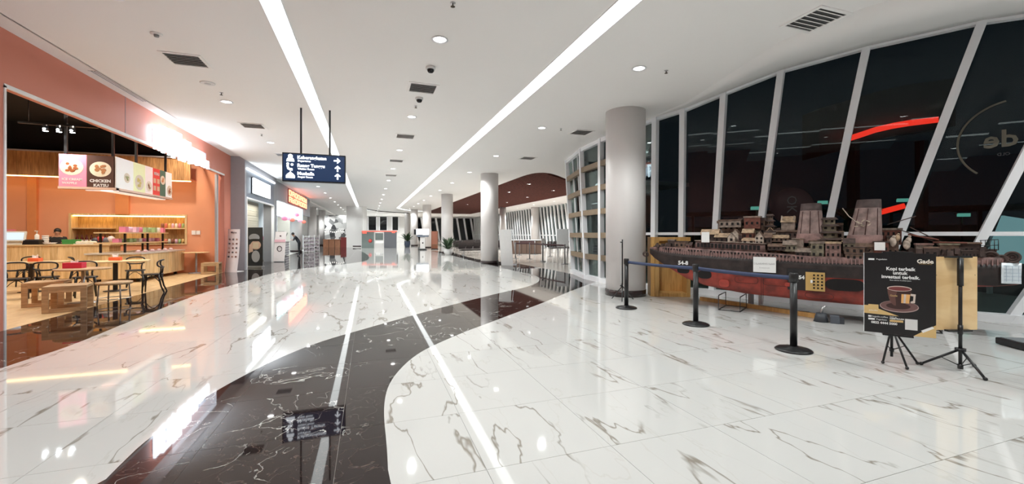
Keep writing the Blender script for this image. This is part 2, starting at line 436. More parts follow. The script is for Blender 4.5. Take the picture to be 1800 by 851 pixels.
# shop floor boards
sf = MB()
for k in range(46):
    x = -5.36-k*0.18; sf.b2((x-0.177, 8.0, -0.14), (x, 19.45, 0.0))
o = ob('wood_floor_boards', sf, FLOORW, floor, kind='stuff')

# ------------------------------------------------------------------ ceiling
CH = 4.5
wood_edge = smooth([(7.55, 62.0), (7.55, 22.0), (7.58, 19.2), (8.1, 18.6), (9.0, 19.2), (10.0, 20.3), (11.0, 21.2)], 2)
main = [(-4.75, -6.0), (13.4, -6.0)] + [(x, y) for x, y in EDGE[::-1]] + [(9.4, 16.6), (11.0, 21.2)] + wood_edge[::-1] + [(7.55, 76), (-4.75, 76)]
b = MB(); b.prism(main, CH, CH+0.25); struct('ceiling', b, CEIL)
b = MB(); b.prism([(14.7, 29), (19.2, 29), (19.2, 76), (7.56, 76), (7.56, 62), (14.7, 62)], CH, CH+0.25); b.prism([(11.0, 21.2), (19.2, 21.2), (19.2, 29), (14.7, 29)], CH, CH+0.25)
struct('ceiling', b, CEIL)
b = MB(); b.b2((-5.36, -6, 4.68), (-4.75, 76, 4.9)); b.b2((-4.76, -6, 4.5), (-4.73, 76, 4.75)); struct('ceiling', b, CEIL)
b = MB(); b.b2((-16, 19.9, 4.55), (-5.36, 76, 4.8)); struct('ceiling', b, CEIL)
wc = setting('ceiling')
b = MB()
for k in range(56):
    x = 7.58+k*0.13
    lo = 18.9 if x < 8.6 else (19.4+(x-8.6)*0.9 if x < 11 else 21.3+(x-11)*2.1)
    b.b2((x, lo, CH+0.02), (x+0.065, 61.9, CH+0.12))
ob('wood_slat_field', b, REDW, wc, kind='stuff')
b = MB(); b.prism([(7.5, 18), (11, 20.5), (14.8, 29), (14.8, 62), (7.5, 62)], CH+0.16, CH+0.25); ob('backing_board', b, mat('dark slat backing', (0.03, 0.012, 0.01), 0.8), wc)
# dark rim where the white ceiling curves away at the waiting area
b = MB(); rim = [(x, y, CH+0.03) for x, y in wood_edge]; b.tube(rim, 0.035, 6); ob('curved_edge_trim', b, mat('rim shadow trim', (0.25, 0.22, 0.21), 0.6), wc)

# light strips: diffusers flush with the ceiling
def strip(name, x0, x1, y0, y1, label):
    o = thing(name, label, 'ceiling light', (0, 0, 0), 0, 'long white light strips')
    n = 9; 
    for k in range(n):
        ya, yb = y0+(y1-y0)*k/n, y0+(y1-y0)*(k+1)/n
        part('diffuser', STRIP, o, lambda b: b.b2((x0+0.012, ya+0.001, CH-0.008), (x1-0.012, yb-0.001, CH-0.001)))
    part('trim', FRAMEW, o, lambda b: (b.b2((x0, y0, CH-0.012), (x0+0.012, y1, CH-0.001)), b.b2((x1-0.012, y0, CH-0.012), (x1, y1, CH-0.001))))
strip('light_strip', -1.34, -1.06, -2.0, 50.5, 'long white ceiling light strip passing over the hanging sign on the left')
strip('light_strip', 3.01, 3.31, -2.0, 50.0, 'long white light strip in the ceiling right of the middle row of downlights')
arc = smooth([(-1.2, 50.5), (-0.4, 54.5), (0.8, 57.5), (3.0, 60.5), (5.0, 61.4)], 2)
b = MB()
rows = []
for i, p in enumerate(arc):
    q = arc[min(i+1, len(arc)-1)]; r_ = arc[max(i-1, 0)]
    t = Vector((q[0]-r_[0], q[1]-r_[1])).normalized(); n_ = Vector((-t.y, t.x))*0.15
    rows.append([(p[0]-n_.x, p[1]-n_.y, CH-0.008), (p[0]+n_.x, p[1]+n_.y, CH-0.008), (p[0]+n_.x, p[1]+n_.y, CH-0.001), (p[0]-n_.x, p[1]-n_.y, CH-0.001)])
b.grid(rows, True); o = tag(ob('curved_light_strip', b, STRIP), 'curved white light strip joining the end of the left strip far down the corridor', 'ceiling light')
b = MB(); b.tube([(p[0]+0.3, p[1]-0.75, CH-0.03) for p in arc], 0.07, 6); struct('trim_1', b, mat('dark cove gap', (0.05, 0.045, 0.04), 0.8))
b = MB()
arc2 = smooth([(3.16, 50.0), (4.0, 53.0), (5.5, 55.5), (7.3, 56.5)], 2); rows = []
for i, p in enumerate(arc2):
    q = arc2[min(i+1, len(arc2)-1)]; r_ = arc2[max(i-1, 0)]
    t = Vector((q[0]-r_[0], q[1]-r_[1])).normalized(); n_ = Vector((-t.y, t.x))*0.15
    rows.append([(p[0]-n_.x, p[1]-n_.y, CH-0.008), (p[0]+n_.x, p[1]+n_.y, CH-0.008), (p[0]+n_.x, p[1]+n_.y, CH-0.001), (p[0]-n_.x, p[1]-n_.y, CH-0.001)])
b.grid(rows, True); tag(ob('curved_light_strip', b, STRIP), 'curved white light strip turning right from the end of the right-hand ceiling strip', 'ceiling light')

# downlights
ORD = ['nearest', 'second', 'third', 'fourth', 'fifth', 'sixth', 'seventh', 'eighth', 'ninth', 'tenth', 'eleventh', 'twelfth', 'thirteenth', 'fourteenth', 'fifteenth', 'sixteenth', 'seventeenth', 'eighteenth']
def make_down():
    o = thing('ceiling_downlight', 'x', 'ceiling light', (0, 0, CH))
    part('trim_ring', FRAMEW, o, lambda b: b.lathe([(0.10, 0.0), (0.125, -0.004), (0.13, -0.012), (0.098, -0.012), (0.095, 0.0)], 20))
    part('lens', LENS, o, lambda b: b.lathe([(0.0, -0.010), (0.07, -0.009), (0.096, -0.004)], 16))
    spot(o, (0, 0, -0.03), LAMP_W*4)
    return o
dl = make_down(); used = False
for rname, rx, ys in (('left row', -3.06, [2.1+4.45*k for k in range(0, 14)]), ('middle row', 1.03, [1.93+4.47*k for k in range(0, 14)]), ('right row', 4.62, [1.87+4.47*k for k in range(0, 12)])):
    vis = [y for y in ys if y > 3]
    for y in ys:
        lab = 'round recessed downlight at the near end of the %s, above the viewer' % rname if y < 3 else 'round recessed downlight, %s lit one of the %s along the ceiling' % (ORD[vis.index(y)], rname)
        g = 'downlights of the ' + rname
        if not used: dl.location = (rx, y, CH); tag(dl, lab, 'ceiling light', g); used = True
        else: dup(dl, (rx, y, CH), label=lab, group=g)
k = 0
dl2 = dup(dl, (16.2, 30, CH), label='x', group='waiting area downlights')
for c in kids(dl2):
    if c.type == 'LIGHT': c.data = c.data.copy(); c.data.energy *= 2.6
for x in (16.2,):
    for y in (30, 35, 40, 45, 50, 56):
        lab_ = 'downlight in the white ceiling strip of the waiting area, %s along' % ORD[k]
        if k == 0: dl2['label'] = lab_
        else: dup(dl2, (x, y, CH), label=lab_)
        k += 1
for x, y, lab in ((8.2, 1.9, 'round downlight near the windows beside the viewer'), (8.2, -2.6, 'round downlight near the windows behind the viewer'), (10.6, -0.6, 'round downlight closest to the window glass behind the viewer')):
    dup(dl, (x, y, CH), label=lab, group='downlights by the windows')
for k, (x, y) in enumerate(((-3, 66.5), (1, 66.5), (5, 66.5), (-3, 71.5), (1, 71.5), (5, 71.5), (11, 66), (15, 66))):  # extra downlights added to brighten the far end
    dup(dl2, (x, y, CH), label='added downlight at the far end of the hall before the dark windows, %s of eight' % ORD[k].replace('nearest', 'first'), group='added far end downlights')
for k, y in enumerate((42.0, 46.5, 51, 55.5, 60)):
    dup(dl2, (-6.0, y, 4.55), label='downlight in the far left ceiling above the round columns, %s along' % ORD[k], group='far left downlights')
k = 0
for x, y in ((9.2, 23.5), (9.6, 28.5), (9.6, 34.5), (12.2, 26.5), (12.4, 32), (12.6, 38), (9.6, 42), (12.6, 46)):
    dup(dl2, (x, y, CH+0.03), label='downlight glowing between the red brown ceiling slats, %s from the curved edge' % ORD[k], group='downlights in the wood ceiling'); k += 1
# air vents
SLOT = mat('vent shadow', (0.10, 0.10, 0.10), 0.9)
def make_vent():
    o = thing('ceiling_vent', 'x', 'air vent', (0, 0, CH))
    part('backing', SLOT, o, lambda b: b.box((0, 0, -0.004), (0.50, 0.50, 0.004)))
    part('frame', CEIL, o, lambda b: [b.box((sx*0.275, 0, -0.008), (0.05, 0.6, 0.016)) for sx in (-1, 1)] + [b.box((0, sx*0.275, -0.008), (0.5, 0.05, 0.016)) for sx in (-1, 1)])
    for k in range(6):
        q = -0.2+k*0.08
        part('slat', CEIL, o, lambda b: b.box((0, q, -0.012), (0.5, 0.058, 0.003), rx=0.45))
    return o
vt = make_vent(); first = True
for x, y, lab in ((-2.98, 8.58, 'square air vent in the ceiling above the food shop front, nearest on that side'), (-3.05, 13.2, 'square air vent in the ceiling, second one on the shop side'),
                  (1.04, 8.66, 'square air vent in the middle of the ceiling, beside the dome cameras'), (1.05, 13.1, 'square air vent in the middle of the ceiling, second along'), (1.05, 17.6, 'square air vent in the middle of the ceiling, third along'),
                  (5.9, 4.1, 'large square air vent in the ceiling nearest the leaning windows'), (5.92, 10.9, 'square air vent in the ceiling beside the big white column top'), (5.94, 15.3, 'square air vent in the ceiling before the red brown slats'),
                  (1.05, 22.1, 'square air vent in the middle of the ceiling, fourth along'), (-3.05, 17.7, 'square air vent in the ceiling, third one on the shop side')):
    if first: vt.location = (x, y, CH); tag(vt, lab, 'air vent', 'ceiling air vents'); first = False
    else: dup(vt, (x, y, CH), label=lab, group='ceiling air vents')
lv = thing('linear_vent', 'long narrow grille in the recessed ceiling edge above the orange facade', 'air vent', (-5.05, 11.3, 4.68))
part('frame', FRAMEW, lv, lambda b: [b.b2((-0.12, -1.0, -0.012), (-0.09, 1.0, 0)), b.b2((0.09, -1.0, -0.012), (0.12, 1.0, 0))])
part('backing', mat('grille grey', (0.35, 0.34, 0.34), 0.6), lv, lambda b: b.b2((-0.09, -1, -0.004), (0.09, 1, 0)))
for q in (-0.045, 0.0, 0.045): part('slat', FRAMEW, lv, lambda b: b.b2((q-0.006, -1, -0.012), (q+0.006, 1, -0.004)))
# dome cameras, detectors, sprinklers
def dome():
    o = thing('dome_camera', 'x', 'security camera', (0, 0, CH))
    part('housing', WPAINT, o, lambda b: b.lathe([(0.085, 0.0), (0.09, -0.03), (0.08, -0.045)], 20))
    part('dome', mat('smoked dome', (0.01, 0.01, 0.012), 0.05), o, lambda b: b.lathe([(0.065, -0.045), (0.06, -0.075), (0.04, -0.10), (0.0, -0.11)], 16))
    return o
a = dome(); x, y = G(757, 118, CH); a.location = (x, y, CH); tag(a, 'white dome camera with a dark lens on the ceiling, nearer of the two', 'security camera', 'dome cameras')
x, y = G(737, 172, CH); dup(a, (x, y, CH), label='white dome camera with a dark lens on the ceiling, just beyond the middle air vent')
def sprink():
    o = thing('sprinkler_head', 'x', 'sprinkler', (0, 0, CH))
    part('collar', CHROME, o, lambda b: b.lathe([(0.035, 0), (0.035, -0.006), (0.012, -0.01)], 12))
    part('deflector', mat('dark brass', (0.08, 0.06, 0.04), 0.4, 0.7), o, lambda b: b.lathe([(0.008, -0.005), (0.008, -0.045), (0.03, -0.048), (0.03, -0.052), (0.0, -0.052)], 10))
    return o
a = sprink(); first = True
for px, py, lab in ((796, 5, 'small sprinkler head on the ceiling at the top middle, above the brightest downlight'), (1171, 124, 'small sprinkler head on the ceiling near the top of the big column'), (986, 226, 'small sprinkler head on the ceiling between the downlight and the round column'),
                    (389, 163, 'small sprinkler head on the ceiling beside the lit downlight over the food shop'), (731, 186, 'small sprinkler head on the ceiling behind the second dome camera'), (460, 236, 'small sprinkler head on the ceiling near the hanging sign')):
    x, y = G(px, py, CH)
    if first: a.location = (x, y, CH); tag(a, lab, 'sprinkler', 'ceiling sprinklers'); first = False
    else: dup(a, (x, y, CH), label=lab)
def detector(px, py, lab):
    x, y = G(px, py, CH); o = thing('smoke_detector', lab, 'smoke detector', (x, y, CH), 0, 'ceiling detectors')
    part('base', WPAINT, o, lambda b: b.lathe([(0.075, 0), (0.075, -0.015), (0.06, -0.02)], 18))
    part('sensor', mat('grey sensor', (0.3, 0.3, 0.3), 0.6), o, lambda b: b.lathe([(0.035, -0.02), (0.03, -0.05), (0.0, -0.052)], 12))
detector(275, 59, 'round smoke detector on the ceiling, nearest over the food shop')
x, y = G(365, 146, CH); o = thing('ceiling_speaker', 'flat round white speaker in the ceiling beyond the nearest vent', 'speaker', (x, y, CH))
part('rim', WPAINT, o, lambda b: b.lathe([(0.13, 0), (0.13, -0.01), (0.115, -0.014)], 24)); part('grille', mat('pale grille', (0.6, 0.59, 0.58), 0.8), o, lambda b: b.lathe([(0.115, -0.012), (0.0, -0.016)], 24))

# ------------------------------------------------------------------ columns
def column(x, y, r, name, h=CH):
    o = setting(name, (x, y, 0))
    part('shaft', COLP, o, lambda b: b.cyl((0, 0, 0.0), r, h, 48))
    part('base_band', DSKIRT, o, lambda b: b.lathe([(r+0.012, 0), (r+0.012, 0.15), (r, 0.155)], 48))
cx1, cy1 = PD(1099.5, 10.2)
column(cx1, cy1, 0.475, 'column')
for (px, d, r) in ((860.5, 20.8, 0.44), (786, 31.5, 0.44), (750.5, 43, 0.44), (728.5, 51, 0.42), (716, 60, 0.42)):
    column(*PD(px, d), r, 'column')
for (px, d, r, h) in ((520.5, 34, 0.44, CH), (548.5, 46, 0.45, CH), (566, 53, 0.42, CH), (941, 47.0, 0.47, CH), (884, 47, 0.36, CH)):
    column(*PD(px, d), r, 'column', h)
# far end wall with tall dark windows
b = MB(); b.b2((-9, 75, 0), (19, 75.3, CH)); struct('wall_end', b, WPAINT)
o = setting('window_2'); 
for px0, px1 in ((648, 661), (668, 680), (690, 700)):
    x0, x1 = PY(px0, 74.5)[0], PY(px1, 74.5)[0]
    part('pane', mat('night glass', (0.006, 0.008, 0.010), 0.05), o, lambda b: b.b2((x0, 74.85, 2.0), (x1, 74.95, 4.4)))
    part('frame', FRAMEW, o, lambda b: [b.b2((x0-0.15, 74.7, 2.0), (x0, 75, 4.45)), b.b2((x1, 74.7, 2.0), (x1+0.15, 75, 4.45)), b.b2((x0-0.15, 74.7, 1.9), (x1+0.15, 75, 2.0))])
o = setting('window_4')
part('pane', mat('night glass', (0.006, 0.008, 0.010), 0.05), o, lambda b: b.b2((7.4, 74.85, 0.3), (18.4, 74.95, 4.3)))
for k in range(9): part('mullion', FRAMEW, o, lambda b: b.box((7.8+1.28*k, 74.75, 2.2), (0.32, 0.15, 4.4), ry=-0.16))
b = MB(); b.b2((-7, -6.0, 0), (14, -5.8, 4.7)); struct('wall_back', b, WPAINT)

# ------------------------------------------------------------------ leaning window wall on the right
ZT = 1.5
win = setting('window_1')
def V3(p, z): return Vector((p[0], p[1], z))
def lean(i, z): 
    B, T = V3(MB_[i], 0), V3(MT_[i], ZTOP[i]); return B.lerp(T, z/ZTOP[i])
for i in range(len(MUL)):
    j0, j1 = max(i-1, 0), min(i+1, len(MUL)-1)
    tg = (V3(MB_[j1], 0)-V3(MB_[j0], 0)).normalized(); nrm = Vector((tg.y, -tg.x, 0))
    if nrm.dot(V3(MB_[i], 0)) > 0: nrm = -nrm    # towards the hall
    B, T = lean(i, 0.0), lean(i, ZTOP[i]+0.05)
    wd, dp = 0.065, 0.16
    b = MB()
    vs = []
    for P in (B, T):
        for sx, sy in ((-1, 0), (1, 0), (1, 1), (-1, 1)): vs.append(P + tg*wd*sx + nrm*(dp*sy))
    b.add(vs, [(0, 1, 2, 3), (4, 5, 6, 7), (0, 1, 5, 4), (1, 2, 6, 5), (2, 3, 7, 6), (3, 0, 4, 7)])
    ob('mullion', b, FRAMEW, win, bevel=0.006)
CAPZ = [0.16, ZT, CH-0.12]
for i in range(len(MUL)-1):
    def seg(z0, z1, ext, name, m):
        b = MB(); vs = []
        for z in (z0, z1):
            for k in (i, i+1):
                vs.append(lean(k, ZTOP[k]+z if z <= 0.03 and name == 'head_rail' else (ZTOP[k]-0.12 if z == 99 else z)))
        tg = (vs[1]-vs[0]).normalized(); n_ = Vector((tg.y, -tg.x, 0))
        if n_.dot(vs[0]) > 0: n_ = -n_
        allv = [vs[0], vs[1], vs[3], vs[2]] + [v + n_*ext for v in (vs[0], vs[1], vs[3], vs[2])]
        b.add(allv, [(0, 1, 2, 3), (4, 5, 6, 7), (0, 1, 5, 4), (1, 2, 6, 5), (2, 3, 7, 6), (3, 0, 4, 7)])
        return ob(name, b, m, win)
    seg(0.0, 0.14, 0.20, 'sill', FRAMEW)
    seg(ZT-0.035, ZT+0.035, 0.12, 'transom', FRAMEW)
    seg(-0.12, 0.02, 0.13, 'head_rail', FRAMEW)
    seg(0.14, ZT-0.035, 0.012, 'pane', GLASS)
    seg(ZT+0.035, 99, 0.012, 'pane', GLASS)
b = MB(); b.grid([[(EDGE[i][0], EDGE[i][1], CH), (EDGE[i][0]*0.6+MT_[i][0]*0.4, EDGE[i][1]*0.6+MT_[i][1]*0.4, CH+(ZTOP[i]-CH)*0.24), (EDGE[i][0]*0.25+MT_[i][0]*0.75, EDGE[i][1]*0.25+MT_[i][1]*0.75, CH+(ZTOP[i]-CH)*0.62), (MT_[i][0]*1.02, MT_[i][1]*1.02, ZTOP[i]+0.01), (MT_[i][0]*1.02, MT_[i][1]*1.02, ZTOP[i]+0.2), (EDGE[i][0], EDGE[i][1], CH+0.2)] for i in range(3, 15)], True)
struct('ceiling', b, CEIL)
# brown horizontal bars across the corner bays
BARM = wood('tan timber bars', (0.20, 0.145, 0.09), (0.30, 0.22, 0.14), axis=0)
for i in (0, 1, 2):
    for z in (0.75, 1.45, 2.2, 2.95, 3.7):
        if i == 3: continue
        A, B_ = lean(i, z), lean(i+1, z); t = (B_-A).normalized(); n_ = Vector((t.y, -t.x, 0)); 
        if n_.dot(A) > 0: n_ = -n_
        b = MB(); vs = []
        for zz in (-0.085, 0.085):
            for P, s_ in ((A+t*0.07, 0.02), (B_-t*0.07, 0.02), (B_-t*0.07, 0.15), (A+t*0.07, 0.15)): vs.append(P+n_*s_+Vector((0, 0, zz)))
        b.add(vs, [(0, 1, 2, 3), (4, 5, 6, 7), (0, 1, 5, 4), (1, 2, 6, 5), (2, 3, 7, 6), (3, 0, 4, 7)])
        ob('timber_bar', b, BARM, win)
for k in (0.33, 0.66):
    for i in (0,):
        A = [lean(i, z).lerp(lean(i+1, z), k) for z in (0.1, CH)]
        b = MB(); b.tube([A[0], A[1]], 0.05, 4); ob('mullion', b, FRAMEW, win)
# glass return behind the corner (closes the hall towards the waiting area)
b = MB(); p0, p1 = MB_[0], (18.6, 29.0); b.prism([p0, p1, (p1[0], p1[1]-0.2), (p0[0], p0[1]-0.2)], 0, CH); 
struct('wall_right', b, mat('dark return wall', (0.10, 0.11, 0.12), 0.5))
# far slanted facade of the waiting area
fw = setting('window_3')
b = MB(); b.b2((18.5, 28, 0), (18.52, 75, CH)); ob('pane', b, GLASS, fw)
fin = MB()
for k in range(52):
    y = 28+k*0.90
    vs = []
    for z, dy in ((0.0, -0.55), (CH, 0.55)):
        for sx, sy in ((0, 0), (0.12, 0), (0.12, 0.27), (0, 0.27)): vs.append((18.18+sx, y+dy+sy, z))
    fin.add(vs, [(0, 1, 2, 3), (4, 5, 6, 7), (0, 1, 5, 4), (1, 2, 6, 5), (2, 3, 7, 6), (3, 0, 4, 7)])
ob('slanted_fins', fin, mat('grey fin', (0.72, 0.73, 0.75), 0.4), fw, kind='stuff')
part('transom', FRAMEW, fw, lambda b: b.b2((18.3, 28, 1.3), (18.45, 75, 1.38)))

# ------------------------------------------------------------------ outside
b = MB(); b.prism([(8, -20), (60, -20), (60, 60), (19, 60), (18.7, 24), (8.4, 14.6), (8.8, 9), (12, 4), (15, -6)], -0.2, -0.05)
struct('ground_outside', b, mat('asphalt', (0.03, 0.035, 0.035), 0.7))
# ------------------------------------------------------------------ orange food shop on the left
FX = -5.35
o = setting('wall_left')
part('header', ORANGE, o, lambda b: b.b2((FX-0.18, -6, 3.80), (FX, 19.75, 4.70)))
part('pilaster', ORANGE, o, lambda b: b.b2((FX-0.18, -6, 0), (FX, 8.62, 3.80)))
part('pilaster', ORANGE, o, lambda b: b.b2((FX-0.25, 18.95, 0), (FX, 19.75, 3.80)))
part('edge_trim', FRAMEW, o, lambda b: (b.b2((FX-0.02, 8.62, 3.77), (FX+0.015, 18.95, 3.83)), b.b2((FX-0.02, 8.62, 0.0), (FX+0.015, 8.66, 3.8))))
part('panel_joint', mat('joint', (0.45, 0.3, 0.3), 0.6), o, lambda b: b.b2((FX-0.01, 12.0, 3.83), (FX+0.003, 12.03, 4.7)))
# folded white partition parked at the far jamb
o = thing('folding_partition', 'white folded shutter stack parked against the far pink jamb of the food shop', 'shutter', (FX-0.12, 18.55, 0))
for k in range(4):
    part('panel', WPAINT if k % 2 else GREYP, o, lambda b: b.box((-0.02-0.02*k, 0.08*k, 1.88), (0.09, 0.055, 3.76), rz=0.5 if k % 2 else -0.5))
# interior shell
b = MB(); b.b2((-15.6, 19.3, 0), (-10.15, 19.75, 5.4)); b.b2((-10.15, 19.3, 2.22), (-6.72, 19.75, 5.4)); b.b2((-10.15, 19.3, 0), (-6.72, 19.75, 1.12)); b.b2((-6.72, 19.3, 0), (FX-0.18, 19.75, 5.4))
b.b2((-10.15, 19.7, 1.12), (-6.72, 19.75, 2.22)); struct('wall_shop_rear', b, ORANGEW)
b = MB(); b.b2((-15.8, 7.9, 0), (-15.6, 19.75, 5.4)); b.b2((-15.6, 7.9, 0), (FX-0.18, 8.1, 5.4)); struct('wall_shop_side', b, ORANGEW)
b = MB(); b.b2((-8.85, 19.2, 2.22), (-8.45, 19.3, 3.6)); b.b2((-11.3, 19.2, 0), (-11.05, 19.3, 3.6)); struct('trim_2', b, mat('orange pier paint', (0.70, 0.27, 0.10), 0.65))
b = MB(); b.b2((-15.8, 7.9, 5.4), (FX-0.18, 19.9, 5.5)); struct('ceiling_shop', b, DUCTB)
b = MB(); b.b2((-15.6, 19.2, 4.35), (FX-0.18, 19.3, 5.4)); b.b2((-15.6, 8.1, 3.6), (-15.5, 19.3, 5.4)); b.b2((-15.6, 8.1, 3.8), (FX-0.3, 8.2, 5.4)); struct('trim_3', b, DUCTB)
# plank fascia over the counters
o = setting('trim_4', (0, 0, 0))
n = 44
for k in range(n):
    x0 = -15.4+k*0.205; off = 0.22*math.sin(k*0.12)
    part('plank', OAKD, o, lambda b: b.b2((x0+0.003, 18.72+rnd.uniform(0, 0.012), 3.50), (x0+0.202, 18.80, 4.32)), loc=(0, 0, 0))
part('soffit', ORANGEW, o, lambda b: b.b2((-15.4, 18.8, 3.52), (-15.4+n*0.205, 19.3, 3.58)))
part('led_strip', WARMLED, o, lambda b: b.b2((-15.4, 18.76, 3.465), (-15.4+n*0.205, 18.80, 3.49)))
part('top_rail', GREYP, o, lambda b: b.b2((-15.4, 18.68, 4.32), (-15.4+n*0.205, 18.80, 4.37)))
# black void: pipes, truss bars, track light
PIPE = mat('rusty brown pipe', (0.22, 0.12, 0.09), 0.5)
def pipe(name, lab, p, q, r, m=PIPE): 
    b = MB(); b.tube([p, q], r, 8); tag(ob(name, b, m), lab, 'pipe', 'pipes in the shop ceiling')
pipe('ceiling_pipe', 'thin brown pipe in the dark shop ceiling running just behind the header', (-5.9, 8.4, 4.25), (-6.2, 19.1, 4.35), 0.035)
pipe('ceiling_pipe', 'second thin pipe in the dark shop ceiling, deeper in and higher', (-7.6, 8.4, 4.75), (-7.4, 19.1, 4.7), 0.04)
pipe('ceiling_pipe', 'brown pipe crossing the dark shop ceiling at the near end', (-5.8, 9.2, 4.3), (-12.0, 10.0, 4.9), 0.04)
pipe('ceiling_pipe', 'reddish pipe crossing the dark shop ceiling, second from the near pillar', (-5.8, 9.9, 4.1), (-12.0, 10.8, 4.55), 0.03)
o = thing('ceiling_duct', 'brown ribbed duct in the top near corner of the dark shop ceiling', 'duct', (-8.2, 9.3, 4.6))
for k in range(4): part('rib', PIPE, o, lambda b: b.box((0, -0.3+0.22*k, 0.0), (3.4, 0.06, 0.05)))
part('bar', PIPE, o, lambda b: [b.box((s_*1.3, 0.1, 0.05), (0.06, 1.0, 0.05)) for s_ in (-1, 1)])
x, y = PY(104, 14.0); z = ZH(229, x, y)
o = thing('track_light', 'black track with three lit white spotlights in the dark shop ceiling', 'ceiling light', (x, y, z))
part('track', BLACKM, o, lambda b: b.box((0, 0, 0.14), (1.6, 0.05, 0.05)))
part('suspension', BLACKM, o, lambda b: [b.tube([(s_*0.6, 0, 0.14), (s_*0.6, 0, 5.4-z)], 0.01, 6) for s_ in (-1, 1)])
for k in (-1, 0, 1):
    h_ = part('spot_head', BLACKM, o, lambda b: b.cyl((k*0.27, 0, -0.04), 0.055, 0.16, 14))
    part('lens', emit('cool spot lens', (0.85, 0.95, 1), 30), h_, lambda b: (b.cyl((k*0.27, 0, -0.046), 0.05, 0.004, 14), b.ball((k*0.27, -0.05, 0.0), 0.03)))
spot(o, (0, 0, -0.1), 90, 2.2, (1, 0.95, 0.88), 0.06)
for k, (x, y) in enumerate(((-7.0, 10.5), (-9.5, 12.5), (-7.2, 14.0), (-11.5, 15.5), (-8.6, 16.2), (-6.4, 17.6))):  # added spots without known fixtures, they light the shop interior
    o = thing('added_shop_spotlight', 'added black spotlight in the dark shop ceiling, %s from the corridor end' % 'first second third fourth fifth sixth'.split()[k], 'ceiling light', (x, y, 5.3), 0, 'added spotlights in the shop ceiling')
    part('can', BLACKM, o, lambda b: b.cyl((0, 0, -0.1), 0.07, 0.2, 14)); part('bulb', emit('warm bulb', (1, 0.9, 0.72), 8), o, lambda b: b.cyl((0, 0, -0.115), 0.05, 0.01, 12))
    spot(o, (0, 0, -0.14), 300, 2.5, (1, 0.88, 0.72), 0.10)
# niche with shelves 
NW = OAKD
o = thing('wall_niche', 'lit timber wall niche with shelves let into the orange wall behind the counter', 'shelf', (-8.43, 19.5, 1.12))
part('surround', PINE, o, lambda b: (b.b2((-1.78, -0.24, 1.06), (1.76, 0.18, 1.12)), b.b2((-1.78, -0.24, -0.04), (1.76, 0.18, 0.0)), b.b2((-1.78, -0.24, 0), (-1.71, 0.18, 1.06)), b.b2((1.69, -0.24, 0), (1.76, 0.18, 1.06))))
for k in range(17): part('plank', wood('amber boards', (0.45, 0.24, 0.08), (0.72, 0.45, 0.18)), o, lambda b: b.b2((-1.71+k*0.2, 0.15, 0), (-1.512+k*0.2, 0.185+0.004*(k % 2), 1.06)))
part('shelf', PINEH, o, lambda b: b.b2((-1.71, -0.2, 0.56), (-0.6, 0.15, 0.60)))
part('shelf', PINEH, o, lambda b: b.b2((0.9, -0.2, 0.56), (1.69, 0.15, 0.60)))
part('led_strip', WARMLED, o, lambda b: b.b2((-1.7, -0.16, 1.02), (1.68, -0.12, 1.055)))
def bottle(label=None):
    o = thing('bottle', 'x', 'bottle', (0, 0, 0))
    part('body', mat('dark red bottle', (0.10, 0.015, 0.015), 0.15), o, lambda b: b.lathe([(0.045, 0), (0.047, 0.2), (0.02, 0.28), (0.018, 0.34), (0.0, 0.345)], 12))
    part('paper_label', WHITEP, o, lambda b: b.lathe([(0.048, 0.05), (0.049, 0.06), (0.049, 0.15), (0.048, 0.16)], 12))
    return o
bt = bottle(); first = True
for k in range(8):
    x = -10.05+k*0.135
    lab = 'dark red bottle with a white label in the lit niche, %s from the left end' % ('first second third fourth fifth sixth seventh eighth'.split()[k])
    if first: bt.location = (x, 19.42, 1.12); tag(bt, lab, 'bottle', 'bottles in the lit niche'); first = False
    else: dup(bt, (x, 19.42, 1.12), label=lab, group='bottles in the lit niche')
COLS = [(0.75, 0.25, 0.4), (0.8, 0.5, 0.65), (0.7, 0.2, 0.15), (0.35, 0.5, 0.25), (0.8, 0.75, 0.7), (0.75, 0.5, 0.2), (0.3, 0.12, 0.08)]
CN = ['magenta', 'pale pink', 'red', 'green', 'cream', 'amber', 'dark brown']
for k in range(7):
    x = -7.5+k*0.11
    c = CN[(k*3+6) % 7]
    for z, wh in ((1.72, 'top shelf'), (1.12, 'bottom')):
        b = MB(); b.lathe([(0.042, 0), (0.045, 0.14), (0.035, 0.16), (0.035, 0.18), (0, 0.18)], 12)
        tag(ob('jar', b, mat(CN[(k*3+6) % 7 if z > 1.5 else (k*2) % 7]+' packaging', COLS[(k*3+6) % 7 if z > 1.5 else (k*2) % 7], 0.4), loc=(x, 19.4, z)), '%s jar on the %s, right end of lit niche, %s along' % (CN[(k*3+6) % 7 if z > 1.5 else (k*2) % 7], wh, ORD[k].replace('nearest', 'first')), 'jar', 'jars in the niche')
# cashier counter
def slat_front(o, x0, x1, yf, z0, z1, axis='x', pw=0.16, m=PINE):
    n = max(1, int(round(abs(x1-x0)/pw))); s_ = (x1-x0)/n
    for k in range(n):
        a, c = x0+k*s_, x0+(k+1)*s_
        if axis == 'x': part('plank', m, o, lambda b: b.b2((a+0.002, yf-0.02-0.003*(k % 2), z0), (c-0.002, yf, z1)))
        else: part('plank', m, o, lambda b: b.b2((yf, a+0.002, z0), (yf+0.02+0.003*(k % 2), c-0.002, z1)))
o = thing('cashier_counter', 'long pale plank cashier counter at the back left of the food shop', 'counter', (-10.4, 17.9, 0))
part('carcass', PINE, o, lambda b: b.b2((-2.6, -0.33, 0.05), (2.15, 0.33, 1.10)))
slat_front(o, -2.6, 2.15, -0.33, 0.03, 1.10, pw=0.19)
part('worktop', PINEH, o, lambda b: b.b2((-2.65, -0.38, 1.10), (2.2, 0.36, 1.15)), bevel=0.004)
